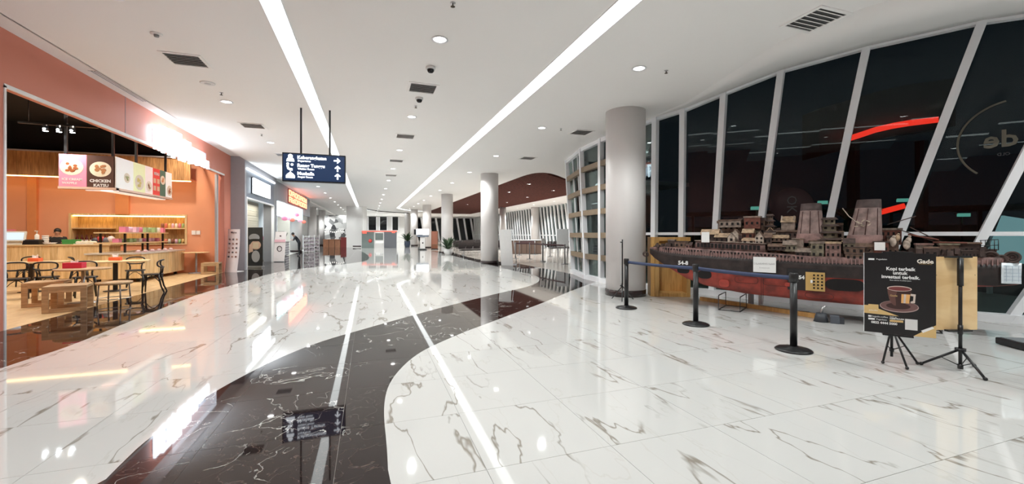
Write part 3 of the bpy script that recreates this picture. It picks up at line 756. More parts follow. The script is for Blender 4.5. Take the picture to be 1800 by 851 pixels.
# things on the counter
def on_counter(px, y=17.85): return PY(px, y)
x, y = on_counter(28); o = thing('cash_register', 'white point of sale screen tilted on the cashier counter beside the near pillar', 'register', (x, y, 1.15), 0.2)
part('base', mat('cream plastic', (0.62, 0.60, 0.55), 0.4), o, lambda b: b.box((0, 0.05, 0.06), (0.34, 0.3, 0.12), taper=0.8))
part('screen_housing', mat('cream plastic', (0.62, 0.60, 0.55), 0.4), o, lambda b: b.box((0, -0.05, 0.26), (0.5, 0.06, 0.34), rx=-0.3), bevel=0.01)
part('screen', emit('pale screen', (0.75, 0.85, 1.0), 1.0), o, lambda b: b.box((0, -0.085, 0.27), (0.40, 0.01, 0.24), rx=-0.3))
x, y = on_counter(14, 18.1); b = MB(); b.box((0, 0, 0.16), (0.22, 0.2, 0.32)); tag(ob('white_box', b, WHITEP, loc=(x, y, 1.15), bevel=0.01), 'plain white box behind the point of sale screen on the cashier counter', 'box')
x, y = on_counter(14, 18.3); b = MB(); b.box((0, 0, 0.09), (0.2, 0.1, 0.18)); tag(ob('pink_box', b, mat('pink card', (0.75, 0.25, 0.3), 0.6), loc=(x, y+0.12, 1.47-0.32+0.32)), 'small pink card box stacked up at the left end of the cashier counter', 'box')
x, y = on_counter(59, 17.7); o = thing('receipt_printer', 'low black receipt printer on the cashier counter right of the screen', 'printer', (x, y, 1.15))
part('body', BLACKM, o, lambda b: b.box((0, 0, 0.07), (0.42, 0.26, 0.14), taper=0.9), bevel=0.01); part('lid', mat('dark grey plastic', (0.05, 0.05, 0.055), 0.4), o, lambda b: b.box((0, 0.02, 0.15), (0.34, 0.2, 0.03)))
x, y = on_counter(65, 18.1); o = thing('soap_dispenser', 'tall white pump dispenser standing on the cashier counter behind the printer', 'dispenser', (x, y, 1.15))
part('bottle', WHITEP, o, lambda b: b.lathe([(0.05, 0), (0.055, 0.04), (0.055, 0.3), (0.02, 0.35)], 14)); part('pump', WHITEP, o, lambda b: (b.cyl((0, 0, 0.35), 0.015, 0.08, 8), b.box((0, -0.03, 0.44), (0.03, 0.11, 0.025))))
x, y = on_counter(80, 17.95); o = thing('cup_stack', 'stack of white paper cups on the cashier counter left of the cashier', 'cups', (x, y, 1.15))
for k in range(5): part('cup', WHITEP, o, lambda b: b.lathe([(0.07, 0.06*k), (0.085, 0.06*k+0.055), (0.08, 0.06*k+0.056)], 14))
x, y = on_counter(88, 17.65); b = MB(); b.lathe([(0.0, 0.0), (0.09, 0.0), (0.17, 0.06), (0.16, 0.06), (0.08, 0.02)], 18); tag(ob('white_bowl', b, WHITEP, loc=(x, y, 1.15)), 'shallow white bowl on the cashier counter in front of the printer', 'bowl')
x, y = on_counter(126, 17.9); o = thing('green_crate', 'small green plastic box on the cashier counter right of the cashier', 'box', (x, y, 1.15)); part('tub', mat('green plastic', (0.06, 0.30, 0.08), 0.4), o, lambda b: b.box((0, 0, 0.08), (0.36, 0.25, 0.16), taper=1.1), bevel=0.01)
x, y = on_counter(152, 17.8); o = thing('wrapped_pastries', 'tray of pale wrapped pastries at the right end of the cashier counter', 'tray', (x, y, 1.15)); part('tray', WHITEP, o, lambda b: b.box((0, 0, 0.01), (0.5, 0.34, 0.02)))
for k in range(6): part('pastry', mat('pale pastry', (0.75, 0.68, 0.55), 0.5), o, lambda b: b.ball((-0.17+0.17*(k % 3), -0.08+0.16*(k//3), 0.06), 0.075, 10, 6, (1, 0.8, 0.6)))
x, y = on_counter(181, 18.0); o = thing('goods_bundle', 'dark bundle of bagged goods piled at the right end of the cashier counter', 'bags', (x, y, 1.15))
for k, c in enumerate(((0.05, 0.05, 0.07), (0.5, 0.06, 0.06), (0.12, 0.12, 0.15), (0.7, 0.6, 0.6))): part('bag', mat('bag %s' % 'navy red slate pale'.split()[k], c, 0.4), o, lambda b: b.ball((-0.2+0.13*k, 0.02*k, 0.115+0.05*(k % 2)), 0.11, 10, 7, (1, 0.8, 1)))
# display counter with two tier rack
o = thing('display_counter', 'lower plank display counter with light top in front of the lit niche', 'counter', (-7.35, 17.45, 0))
part('carcass', PINE, o, lambda b: b.b2((-0.65, -1.55, 0.12), (0.65, 1.6, 0.86)))
slat_front(o, -0.65, 0.65, -1.55, 0.12, 0.86, pw=0.16); slat_front(o, -1.55, 1.6, 0.65, 0.12, 0.86, axis='y', pw=0.26)
part('worktop', mat('pale stone top', (0.62, 0.57, 0.50), 0.3), o, lambda b: b.b2((-0.7, -1.6, 0.86), (0.70, 1.62, 0.91)), bevel=0.004)
for sx, sy in ((0.5, 1.3), (0.5, -1.3), (-0.5, -1.3), (0.5, 0.2)): part('foot', BLACKM, o, lambda b: b.box((sx, sy, 0.06), (0.09, 0.09, 0.12)))
o = thing('display_rack', 'two tier timber display rack on black posts standing on the display counter', 'rack', (-7.5, 17.35, 0.91))
for z in (0.28, 0.60): part('shelf', PINEH, o, lambda b: b.b2((-0.4, -1.35, z), (0.4, 1.5, z+0.035)))
for sx, sy in ((-0.3, -1.2), (0.3, -1.2), (-0.3, 1.3), (0.3, 1.3), (0.3, 0.2)): part('post', BLACKM, o, lambda b: b.box((sx, sy, 0.31), (0.05, 0.05, 0.62)))
items = [('magenta', 0), ('pale pink', 1), ('pale pink', 1), ('magenta', 0), ('green', 3), ('green', 3), ('green', 3), ('cream', 4)]
used_lab = {}
for tier, zt in (('upper', 0.91+0.635), ('lower', 0.91+0.315)):
    for k in range(9):
        y = 16.2+k*0.31; cn = items[(k + (0 if tier == 'upper' else 3)) % 8]; hgt = 0.17 if tier == 'upper' else 0.12
        b = MB()
        if k % 2 == 0: b.box((0, 0, hgt/2), (0.16, 0.18, hgt))
        else: b.lathe([(0.08, 0), (0.085, hgt*0.8), (0.07, hgt), (0, hgt)], 12)
        tag(ob('sweet_box' if k % 2 == 0 else 'sweet_jar', b, mat(cn[0]+' packaging', COLS[cn[1]], 0.4), loc=(-7.25 if tier == 'upper' else -7.42, y, zt+0.003)), '%s %s on the %s rack shelf, %s from the near end' % (cn[0], 'box' if k % 2 == 0 else 'jar', tier, 'first second third fourth fifth sixth seventh eighth ninth'.split()[k]), 'box' if k % 2 == 0 else 'jar', 'goods on the display rack')
for k in range(6):
    b = MB(); b.lathe([(0.0, 0), (0.09, 0), (0.12, 0.02), (0.11, 0.025), (0.0, 0.02)], 14)
    b.ball((0, 0, 0.045), 0.06, 10, 6, (1, 1, 0.6))
    tag(ob('cake_plate', b, mat('pastel glaze', (0.75, 0.55, 0.55), 0.4), loc=(-6.85, 16.1+k*0.45, 0.91)), 'small plate with a pastel cake on the display counter edge, %s from the near end' % 'first second third fourth fifth sixth'.split()[k], 'plate', 'cake plates')
# hanging menu boards
mb_ = thing('menu_board', 'hanging L shaped illuminated menu board of food pictures over the food shop', 'menu board', (0, 0, 0))
Z0, Z1 = 2.70, 3.62
xa, xb, yb, yc = -7.78, -6.60, 14.3, 17.7
def picture(nm, o, cx_, w_, base, plate=None, food=None, axis='x', extra=None):
    def P(u, v, dpt):  # u along panel, v up
        return (cx_+u, yb-0.03-dpt, v) if axis == 'x' else (xb+0.03+dpt, cx_+u, v)
    def rect(b, u0, u1, v0, v1, dpt):
        b.add([P(u0, v0, dpt), P(u1, v0, dpt), P(u1, v1, dpt), P(u0, v1, dpt), P(u0, v0, dpt-0.02), P(u1, v0, dpt-0.02), P(u1, v1, dpt-0.02), P(u0, v1, dpt-0.02)], [(0, 1, 2, 3), (4, 5, 6, 7), (0, 1, 5, 4), (1, 2, 6, 5), (2, 3, 7, 6), (3, 0, 4, 7)])
    pn = part('panel', base, o, lambda b: rect(b, -w_/2+0.004, w_/2-0.004, Z0+0.06, Z1, 0.0))
    def disc(b, u, v, ru, rv, dpt, n=24):
        vs = [P(u+ru*math.cos(2*math.pi*i/n), v+rv*math.sin(2*math.pi*i/n), dpt) for i in range(n)]
        vs += [P(u+ru*math.cos(2*math.pi*i/n), v+rv*math.sin(2*math.pi*i/n), dpt-0.004) for i in range(n)]
        b.add(vs, [tuple(range(n)), tuple(range(n, 2*n))]+[(i, (i+1) % n, n+(i+1) % n, n+i) for i in range(n)])
    if plate:
        u, v, r = plate; part('plate_print', mat('cream print', (0.85, 0.76, 0.60), 0.5), pn, lambda b: disc(b, u, v, r, r*0.88, 0.003))
        rr = random.Random(int(cx_*100)); 
        def fd(b):
            for k in range(9): disc(b, u+rr.uniform(-.4, .4)*r, v+rr.uniform(-.4, .4)*r, r*rr.uniform(.12, .25), r*rr.uniform(.1, .22), 0.0045+0.0006*k, 10)
        part('food_print', food, pn, fd)
    return pn, P, rect
LEDP = lambda n, c: mat(n, c, 0.5, em=c, es=0.35)
p1, P, rc = picture('p', mb_, (xa+xa+0.6)/2, 0.58, LEDP('pink print', (0.80, 0.26, 0.36)), (-0.02, 3.28, 0.245), mat('brown food print', (0.40, 0.12, 0.04), 0.5))
text('ICE CREAM', 0.085, WHITEP, p1, (xa+0.29, yb-0.036, 2.95), bold=0.003); text('WAFFLE', 0.085, WHITEP, p1, (xa+0.24, yb-0.036, 2.85), bold=0.003)
p2, P, rc = picture('p', mb_, xb-0.295, 0.58, LEDP('dark brown print', (0.07, 0.03, 0.02)), (0.0, 3.25, 0.235), mat('chestnut food print', (0.45, 0.20, 0.08), 0.5))
text('CHICKEN', 0.105, WHITEP, p2, (xb-0.295, yb-0.036, 2.93), bold=0.005); text('KATSU', 0.105, WHITEP, p2, (xb-0.28, yb-0.036, 2.81), bold=0.005)
L_ = yc-yb
picture('p', mb_, yb+L_*0.13, L_*0.26, LEDP('pale print', (0.76, 0.76, 0.72)), (0.1, 3.1, 0.16), mat('olive food print', (0.35, 0.38, 0.15), 0.5), 'y')
picture('p', mb_, yb+L_*0.36, L_*0.20, LEDP('lime print', (0.70, 0.72, 0.42)), (0.0, 3.05, 0.26), mat('yellow food print', (0.75, 0.62, 0.2), 0.5), 'y')
picture('p', mb_, yb+L_*0.53, L_*0.14, LEDP('blush print', (0.78, 0.66, 0.62)), (0.0, 3.0, 0.18), mat('chestnut food print', (0.45, 0.20, 0.08), 0.5), 'y')
pr, P, rc = picture('p', mb_, yb+L_*0.67, L_*0.14, LEDP('red print', (0.66, 0.05, 0.04)), None, None, 'y')
text('MENU', 0.13, WHITEP, pr, (xb+0.037, yb+L_*0.67, 3.45), rot=(math.pi/2, 0, math.pi/2), bold=0.004)
for k in range(4): part('price_block', mat('peach print', (0.85, 0.55, 0.35), 0.5), pr, lambda b: b.box((xb+0.034, yb+L_*0.67+0.12*(-1 if k % 2 else 1), 3.22-0.24*(k//2)), (0.006, 0.16, 0.15)))
picture('p', mb_, yb+L_*0.80, L_*0.12, LEDP('forest print', (0.05, 0.12, 0.08)), (0.0, 3.3, 0.17), mat('orange food print', (0.7, 0.3, 0.12), 0.5), 'y')
picture('p', mb_, yb+L_*0.93, L_*0.14, LEDP('pale print', (0.76, 0.76, 0.72)), (0.05, 3.0, 0.2), mat('brown food print', (0.40, 0.12, 0.04), 0.5), 'y')
part('frame', mat('pink cream frame', (0.85, 0.62, 0.50), 0.4), mb_, lambda b: (b.b2((xa, yb-0.04, Z0), (xb+0.05, yb+0.1, Z0+0.06)), b.b2((xb-0.1, yb-0.04, Z0), (xb+0.05, yc, Z0+0.06)), b.b2((xa, yb, Z0), (xb, yb+0.08, Z1)), b.b2((xb-0.08, yb, Z0), (xb+0.008, yc, Z1))))
part('light_shelf', mat('lit pink shelf', (0.9, 0.75, 0.7), 0.5, em=(1, 0.8, 0.7), es=0.5), mb_, lambda b: (b.b2((xa+0.5, yb+0.1, Z0-0.03), (xb, yb+0.2, Z0)), b.b2((xb-0.35, yb+0.1, Z0-0.03), (xb-0.08, yc-0.2, Z0))))
for x, y in ((xa+0.12, yb+0.05), (xb-0.06, yb+0.05), (xb-0.04, yb+1.2), (xb-0.04, yc-0.3)): part('hanger_rod', BLACKM, mb_, lambda b: b.box((x, y, (Z1+5.4)/2), (0.055, 0.055, 5.4-Z1)))
# outlet, small table, cube stool in the far corner
x, y = PY(346, 19.28); o = thing('wall_outlet', 'double white outlet plate on the pink wall right of the lit niche', 'outlet', (x, y, ZH(409, x, y)-0.1)); part('plate', WHITEP, o, lambda b: (b.box((-0.1, 0, 0.1), (0.13, 0.04, 0.16)), b.box((0.05, 0, 0.1), (0.13, 0.04, 0.15))))
def cafe_table(x, y, r, h, label, rect=None, top=None, leg=BLACKM, lr=0.045, group=None, rz=0):
    o = thing('cafe_table', label, 'table', (x, y, 0), rz, group)
    if rect: part('tabletop', top or PINEH, o, lambda b: b.box((0, 0, h-0.018), (rect[0], rect[1], 0.036)), bevel=0.005)
    else: part('tabletop', top or PINEH, o, lambda b: b.lathe([(0.0, h-0.03), (r-0.01, h-0.03), (r, h-0.02), (r, h-0.004), (r-0.006, h), (0, h)], 36))
    part('pedestal', leg, o, lambda b: b.box((0, 0, h/2), (lr*2, lr*2, h-0.04)) if rect else b.cyl((0, 0, 0.02), lr, h-0.05, 16))
    part('base_plate', leg, o, lambda b: b.lathe([(0.24, 0), (0.24, 0.012), (0.05, 0.03), (0, 0.03)], 28))
    return o
x, y = PD(345, 15.8); cafe_table(x, y, 0.42, 0.80, 'small round table on a grey pedestal in the far corner beside the cube stool', leg=GREYP, lr=0.03)
def cube_stool(label, x, y, rz, s_=0.46, h=0.5, group=None):
    o = thing('cube_stool', label, 'stool', (x, y, 0), rz, group)
    part('seat', STOOLW, o, lambda b: [b.box((0, -s_/2+s_*(k+0.5)/3, h-0.025), (s_, s_/3-0.004, 0.05)) for k in range(3)], bevel=0.003)
    for sx in (-1, 1):
        for sy in (-1, 1): part('leg', STOOLW, o, lambda b: b.box((sx*(s_/2-0.045), sy*(s_/2-0.02), (h-0.05)/2), (0.09, 0.04, h-0.05)), bevel=0.003)
    for sy in (-1, 1): part('rail', STOOLW, o, lambda b: b.box((0, sy*(s_/2-0.02), 0.04), (s_-0.18, 0.036, 0.075)))
    for sy in (-1, 1): part('apron', STOOLW, o, lambda b: b.box((0, sy*(s_/2-0.02), h-0.085), (s_-0.18, 0.036, 0.07)))
    return o
x, y = PD(372, 15.6); cube_stool('wooden box stool by the far pink jamb beside the corner table', x, y, 0.1, 0.55, 0.42, 'wooden box stools')
# tables
x, y = PD(55, 10.7); cafe_table(x, y, 0, 0.78, 'square pale wood table nearest the left pillar holding a red tissue box', rect=(1.35, 0.8), rz=0.25); T1 = (x, y)
x, y = PD(203, 10.9); cafe_table(x, y, 0, 0.79, 'square pale wood table beyond the round stool holding a red tissue box', rect=(1.35, 0.8), rz=0.3); T3 = (x, y)
x, y = PD(146, 9.0); cafe_table(x, y, 0.45, 0.75, 'round brown topped table on a steel pedestal between the two square tables', leg=CHROME, lr=0.032, top=STOOLW); T2 = (x, y)
def tissue(x, y, z, label, s_=1.0, c=(0.85, 0.16, 0.06)):
    o = thing('tissue_box', label, 'tissue box', (x, y, z), rnd.uniform(-.3, .3), 'tissue boxes')
    part('box', mat('orange red card' if c[1] > 0.1 else 'crimson card', c, 0.5), o, lambda b: b.box((0, 0, 0.045*s_), (0.24*s_, 0.13*s_, 0.09*s_)), bevel=0.004)
    part('tissue', WHITEP, o, lambda b: b.add([(-0.05, -0.02, 0.088), (0.05, -0.02, 0.088), (0.05, 0.02, 0.088), (-0.05, 0.02, 0.088), (-0.07, 0.0, 0.17), (0.0, 0.015, 0.15), (0.07, -0.01, 0.19)], [(0, 1, 5), (0, 5, 4), (1, 6, 5), (1, 2, 6), (2, 3, 5), (2, 5, 6), (3, 4, 5), (3, 0, 4)]))
x, y = PD(62, 10.75); tissue(x, y, 0.78, 'orange tissue box with a tall white tissue on the table by the left pillar')
x, y = PD(203, 11.0); tissue(x, y, 0.79, 'orange tissue box on the table in front of the display counter')
x, y = PD(131, 9.05); tissue(x, y, 0.75, 'large crimson tissue box on the round brown table', 1.35, (0.70, 0.03, 0.08))
# bentwood chairs
def bent_chair():
    o = thing('bentwood_chair', 'x', 'chair', (0, 0, 0))
    part('seat', BLACKW, o, lambda b: b.lathe([(0.0, 0.445), (0.21, 0.445), (0.225, 0.465), (0.215, 0.482), (0.0, 0.472)], 28))
    def loop(b):
        pts = []
        for k in range(28):
            a = 2*math.pi*k/28; cx_ = 0.20*math.copysign(abs(math.cos(a))**0.7, math.cos(a)); cz = 0.095*math.copysign(abs(math.sin(a))**0.7, math.sin(a))
            pts.append((cx_, 0.215-0.10*(abs(cx_)/0.2)**2+0.01, 0.735+cz))
        b.tube(pts, 0.018, 8, closed=True)
    part('back_loop', BLACKW, o, loop)
    for sx in (-1, 1):
        part('back_upright', BLACKW, o, lambda b: b.tube([(sx*0.125, 0.17, 0.455), (sx*0.12, 0.185, 0.55), (sx*0.14, 0.19, 0.65)], 0.017, 8))
        part('leg', BLACKW, o, lambda b: b.tube([(sx*0.15, 0.14, 0.46), (sx*0.165, 0.17, 0.3), (sx*0.17, 0.2, 0.15), (sx*0.19, 0.26, 0.0)], [0.024, 0.021, 0.019, 0.016], 8))
        part('leg', BLACKW, o, lambda b: b.tube([(sx*0.15, -0.14, 0.46), (sx*0.165, -0.16, 0.3), (sx*0.175, -0.17, 0.0)], [0.024, 0.021, 0.016], 8))
        part('brace', BLACKW, o, lambda b: b.tube([(sx*0.165, -0.155, 0.28)]+[(sx*(0.16-0.02*k*0.2), -0.155+0.06*k, 0.28+0.15*math.sin(k*0.62)) for k in range(1, 5)]+[(sx*0.167, 0.165, 0.28)], 0.009, 6))
    part('brace', BLACKW, o, lambda b: b.tube([(-0.16+0.064*k, -0.158, 0.28+0.15*math.sin(k*0.628)) for k in range(6)], 0.009, 6))
    return o
ch = bent_chair(); first = True
for px, d, rz, lab in ((28, 9.5, 0.6, 'black bentwood chair right beside the near left pillar'),
                       (82, 9.9, 3.5, 'black bentwood chair with its oval back over the table by the left pillar'),
                       (50, 11.9, 0.1, 'black bentwood chair on the far side of the table by the left pillar'),
                       (150, 9.9, 0.5, 'black bentwood chair behind the round brown table'),
                       (140, 12.0, 2.0, 'black bentwood chair before the cashier counter between two tables'),
                       (238, 11.75, 0.35, 'black bentwood chair with a wide oval back facing away beside the display counter'),
                       (268, 10.6, -1.35, 'black bentwood chair seen from the side at the right end of the seating')):
    x, y = PD(px, d)
    if first: ch.location = (x, y, 0); ch.rotation_euler = (0, 0, rz); tag(ch, lab, 'chair', 'bentwood chairs'); first = False
    else: dup(ch, (x, y, 0), rz, label=lab, group='bentwood chairs')
x, y = PD(121, 8.15); cube_stool('nearest wooden box stool at the edge of the shop floor', x, y, 0.30, 0.60, 0.5, 'wooden box stools')
x, y = PD(84, 8.75); cube_stool('wooden box stool just behind the nearest one, closer to the left pillar', x, y, 0.28, 0.60, 0.5, 'wooden box stools')
x, y = PD(201, 8.9); o = thing('round_stool', 'round wooden topped stool on thin grey metal legs before the table', 'stool', (x, y, 0))
part('seat', STOOLW, o, lambda b: b.lathe([(0, 0.42), (0.29, 0.42), (0.30, 0.44), (0.30, 0.47), (0, 0.475)], 32))
for k in range(4):
    a = math.pi/4+k*math.pi/2; part('leg', mat('worn grey metal', (0.30, 0.27, 0.25), 0.4, 0.6), o, lambda b: b.tube([(0.25*math.cos(a), 0.25*math.sin(a), 0.42), (0.28*math.cos(a), 0.28*math.sin(a), 0.0)], 0.014, 8))
part('foot_ring', CHROME, o, lambda b: b.tube([(0.27*math.cos(2*math.pi*k/24), 0.27*math.sin(2*math.pi*k/24), 0.12) for k in range(24)], 0.009, 6, closed=True))

# ------------------------------------------------------------------ people
def person(label, loc, rz, joints, shirt, pants, skin=SKIN, hairm=HAIR, hscale=1.0):
    o = thing('person', label, 'person', loc, rz)
    J = joints
    vn, vs, rd = {}, [], []
    def v(n, p, r): vn[n] = len(vs); vs.append(p); rd.append(r)
    for n, (p, r) in J.items(): v(n, p, r)
    ed = [('pelvis', 'waist'), ('waist', 'chest'), ('chest', 'neck'), ('neck', 'head0'), ('head0', 'head1')]
    for s_ in 'LR':
        ed += [('chest', 'sh'+s_), ('sh'+s_, 'el'+s_), ('el'+s_, 'wr'+s_), ('wr'+s_, 'ha'+s_), ('pelvis', 'hip'+s_), ('hip'+s_, 'kn'+s_), ('kn'+s_, 'an'+s_), ('an'+s_, 'to'+s_)]
    E = [(vn[a], vn[b]) for a, b in ed]
    for s_ in 'LR':   # five fingers
        h_ = Vector(J['ha'+s_][0]); dr = (h_-Vector(J['wr'+s_][0])).normalized(); sd = dr.cross(Vector((0, 0, 1)))
        if sd.length < 0.1: sd = Vector((1, 0, 0))
        sd.normalize()
        for k in range(5):
            if k == 4: a = h_-dr*0.03+sd*0.035; c = a+dr*0.03+sd*0.03
            else: a = h_+sd*(0.026-0.017*k)+dr*0.02; c = a+dr*(0.05+0.012*(k in (1, 2)))+Vector((0, 0, -0.015))
            i = len(vs); vs.append(tuple(a)); rd.append(0.010); vs.append(tuple(c)); rd.append(0.008); E += [(vn['ha'+s_], i), (i, i+1)]
    me = bpy.data.meshes.new('body'); me.from_pydata(vs, E, [])
    t = bpy.data.objects.new('tmp', me); COL.objects.link(t)
    sk = t.modifiers.new('s', 'SKIN'); sk.use_smooth_shade = True
    me.skin_vertices.new() if not me.skin_vertices else None
    for i, r in enumerate(rd): me.skin_vertices[0].data[i].radius = (r, r) if not isinstance(r, tuple) else r
    me.skin_vertices[0].data[0].use_root = True
    sb = t.modifiers.new('b', 'SUBSURF'); sb.levels = 1; sb.render_levels = 1
    bpy.context.view_layer.update()
    m2 = bpy.data.meshes.new_from_object(t.evaluated_get(bpy.context.evaluated_depsgraph_get())); bpy.data.objects.remove(t)
    hd = Vector(J['head1'][0]); h0 = Vector(J['head0'][0]); c = (hd+h0)/2; fw_ = Vector(J.get('face', ((0, -1, 0), 0))[0]).normalized() if 'face' in J else Vector((0, -1, 0))
    m2.materials.clear()
    for m in (skin, shirt, pants, BLACKM): m2.materials.append(m)
    hip = Vector(J['pelvis'][0]); wr = [Vector(J['ha'+s_][0]) for s_ in 'LR']; neck = Vector(J['neck'][0]); ft = [Vector(J['to'+s_][0]) for s_ in 'LR']+[Vector(J['an'+s_][0]) for s_ in 'LR']
    for p in m2.polygons:
        q = Vector(p.center)
        if min((q-w_).length for w_ in wr) < 0.11 or (q-c).length < 0.19: p.material_index = 0
        elif min((q-f_).length for f_ in ft) < 0.10: p.material_index = 3
        elif q.z < hip.z-0.03: p.material_index = 2
        else: p.material_index = 1
        p.use_smooth = True
    bd = bpy.data.objects.new('body', m2); COL.objects.link(bd); bd.parent = o
    up = (hd-h0).normalized(); sd = fw_.cross(up).normalized()
    part('hair', hairm, o, lambda b: b.ball(tuple(c+up*0.05-fw_*0.045), 0.098, 14, 10, (0.95, 1.0, 1.05)))
    part('nose', skin, o, lambda b: b.ball(tuple(c+fw_*0.105-up*0.01), 0.016, 8, 6))
    for s_ in (-1, 1):
        part('ear', skin, o, lambda b: b.ball(tuple(c+sd*0.088*s_-up*0.01), 0.022, 8, 6, (0.5, 0.8, 1.2)))
        part('eye', BLACKM, o, lambda b: b.ball(tuple(c+fw_*0.096+sd*0.034*s_+up*0.012), 0.010, 8, 6))
    part('mouth', mat('lips', (0.35, 0.12, 0.10), 0.5), o, lambda b: b.ball(tuple(c+fw_*0.094-up*0.055), 0.02, 8, 6, (1.1, 0.5, 0.35)))
    return o
def standing(head_fwd=0.0):
    J = {'pelvis': ((0, 0, .94), .135), 'waist': ((0, 0, 1.08), .125), 'chest': ((0, 0, 1.32), .145), 'neck': ((0, -.01, 1.46), .055), 'head0': ((0, -.015, 1.53), .075), 'head1': ((0, -.02, 1.63), .088), 'face': ((0, -1, 0), 0)}
    for s_, k in (('L', -1), ('R', 1)):
        J.update({'sh'+s_: ((k*.19, 0, 1.38), .062), 'el'+s_: ((k*.25, -.02, 1.12), .045), 'wr'+s_: ((k*.20, -.24, 1.20), .03), 'ha'+s_: ((k*.18, -.31, 1.22), .03),
                  'hip'+s_: ((k*.10, 0, .88), .095), 'kn'+s_: ((k*.11, -.02, .48), .06), 'an'+s_: ((k*.11, .02, .08), .042), 'to'+s_: ((k*.12, -.13, .035), .036)})
    return J
x, y = PY(101, 18.85)
person('person with short dark hair in a black shirt standing behind the cashier counter', (x, y, -0.03), 0.35, standing(), mat('black shirt', (0.014, 0.014, 0.016), 0.8), mat('dark trousers', (0.02, 0.02, 0.025), 0.8))
J = standing()
J.update({'chest': ((0, -.22, 1.27), .15), 'neck': ((0, -.33, 1.37), .055), 'head0': ((0, -.38, 1.41), .075), 'head1': ((0, -.43, 1.50), .088), 'waist': ((0, -.08, 1.06), .125)})
for s_, k in (('L', -1), ('R', 1)): J.update({'sh'+s_: ((k*.19, -.24, 1.32), .062), 'el'+s_: ((k*.22, -.34, 1.06), .045), 'wr'+s_: ((k*.16, -.42, 1.08), .03), 'ha'+s_: ((k*.15, -.48, 1.08), .03)})
x, y = PD(526, 28.3)
person('person in a dark jacket leaning forward at the counter of the far cyan kiosk', (x, y, 0), -1.35, J, mat('charcoal jacket', (0.025, 0.027, 0.035), 0.8), mat('black trousers', (0.012, 0.012, 0.014), 0.8))

# ------------------------------------------------------------------ shop signs and second shop
GLOWB = emit('blue white letters', (0.82, 0.90, 1.0), 11)
o = thing('shop_sign', 'dazzling white lit letter sign on the orange header of the food shop', 'sign', (FX+0.03, 15.1, 4.0), math.pi/2)
part('back_tray', mat('sign tray', (0.5, 0.5, 0.55), 0.5), o, lambda b: b.box((0, 0.01, 0.02), (3.7, 0.02, 0.5)))
for (u, w_, h_, dz) in ((-1.75, 0.34, 0.62, 0.02), (-1.25, 0.5, 0.72, 0.05), (-0.6, 0.6, 0.78, 0.05), (0.1, 0.55, 0.66, 0.0), (0.7, 0.45, 0.46, -0.06), (1.22, 0.4, 0.32, -0.1), (1.7, 0.4, 0.26, -0.13)):
    part('glowing_letter', GLOWB, o, lambda b: (b.box((u-w_*0.36, -0.05, dz), (w_*0.2, 0.06, h_)), b.box((u+w_*0.36, -0.05, dz), (w_*0.2, 0.06, h_)), b.box((u, -0.05, dz+h_*0.40), (w_*0.6, 0.06, h_*0.18)), b.box((u, -0.05, dz-h_*0.02), (w_*0.6, 0.06, h_*0.16))))
area(o, (0, -0.35, 0.1), 3.4, 14, (0.80, 0.88, 1.0), rot=(-math.pi/2, 0, 0), size_y=0.6)
area(o, (0, -0.2, 0.0), 3.4, 25, (0.80, 0.88, 1.0), rot=(math.pi/2, 0, 0), size_y=0.6)  # area lamps added in front give the bluish wash around the sign
SX = -4.85
b = MB(); b.b2((SX-0.6, 19.75, 0), (SX, 19.95, 4.7)); b.b2((SX-0.6, 19.96, 4.2), (SX-0.02, 26.0, 4.7)); struct('wall_left', b, mat('cool grey wall', (0.36, 0.36, 0.39), 0.5))
o = setting('door_1')
part('header_panel', BLUEGREY, o, lambda b: b.b2((SX-0.3, 19.95, 3.05), (SX, 25.3, 4.2)))
part('frame', FRAMEW, o, lambda b: (b.b2((SX-0.1, 19.95, 2.98), (SX+0.02, 25.3, 3.05)), b.b2((SX-0.1, 19.95, 0), (SX+0.02, 20.06, 3.0)), b.b2((SX-0.1, 25.15, 0), (SX+0.02, 25.3, 3.05))))
part('roller_shutter', mat('beige shutter', (0.56, 0.53, 0.44), 0.5), o, lambda b: [b.b2((SX-0.75, 20.0, 0.12*k), (SX-0.70-0.008*(k % 2), 25.2, 0.12*k+0.115)) for k in range(26)])
area(o, (SX-0.35, 22.6, 2.95), 0.2, 40, (1, 0.96, 0.85), size_y=4.5)  # unseen lamp added to brighten the roller shutter
part('side_return', PINE, o, lambda b: b.b2((SX-0.75, 20.0, 0), (SX-0.1, 20.05, 3.0)))
o = thing('lit_shop_sign', 'blazing white rectangular light sign on the blue grey header of the second shop', 'sign', (SX+0.02, 22.4, 3.62), math.pi/2)
part('tray', BLACKM, o, lambda b: b.box((0, 0.0, 0), (3.3, 0.04, 0.72)))
part('face', emit('white sign face', (0.86, 0.94, 1.0), 7), o, lambda b: b.box((0, -0.04, 0), (3.2, 0.05, 0.66)))
area(o, (0, -0.25, 0.1), 3.2, 15, (0.84, 0.92, 1.0), rot=(-2.4, 0, 0), size_y=0.5)
b = MB(); b.b2((SX-0.02, 19.95, 4.2), (SX+0.06, 25.3, 4.26)); tag(ob('cove_light', b, emit('cove white', (0.88, 0.95, 1), 6)), 'thin white cove light above the blue grey header of the second shop', 'light')
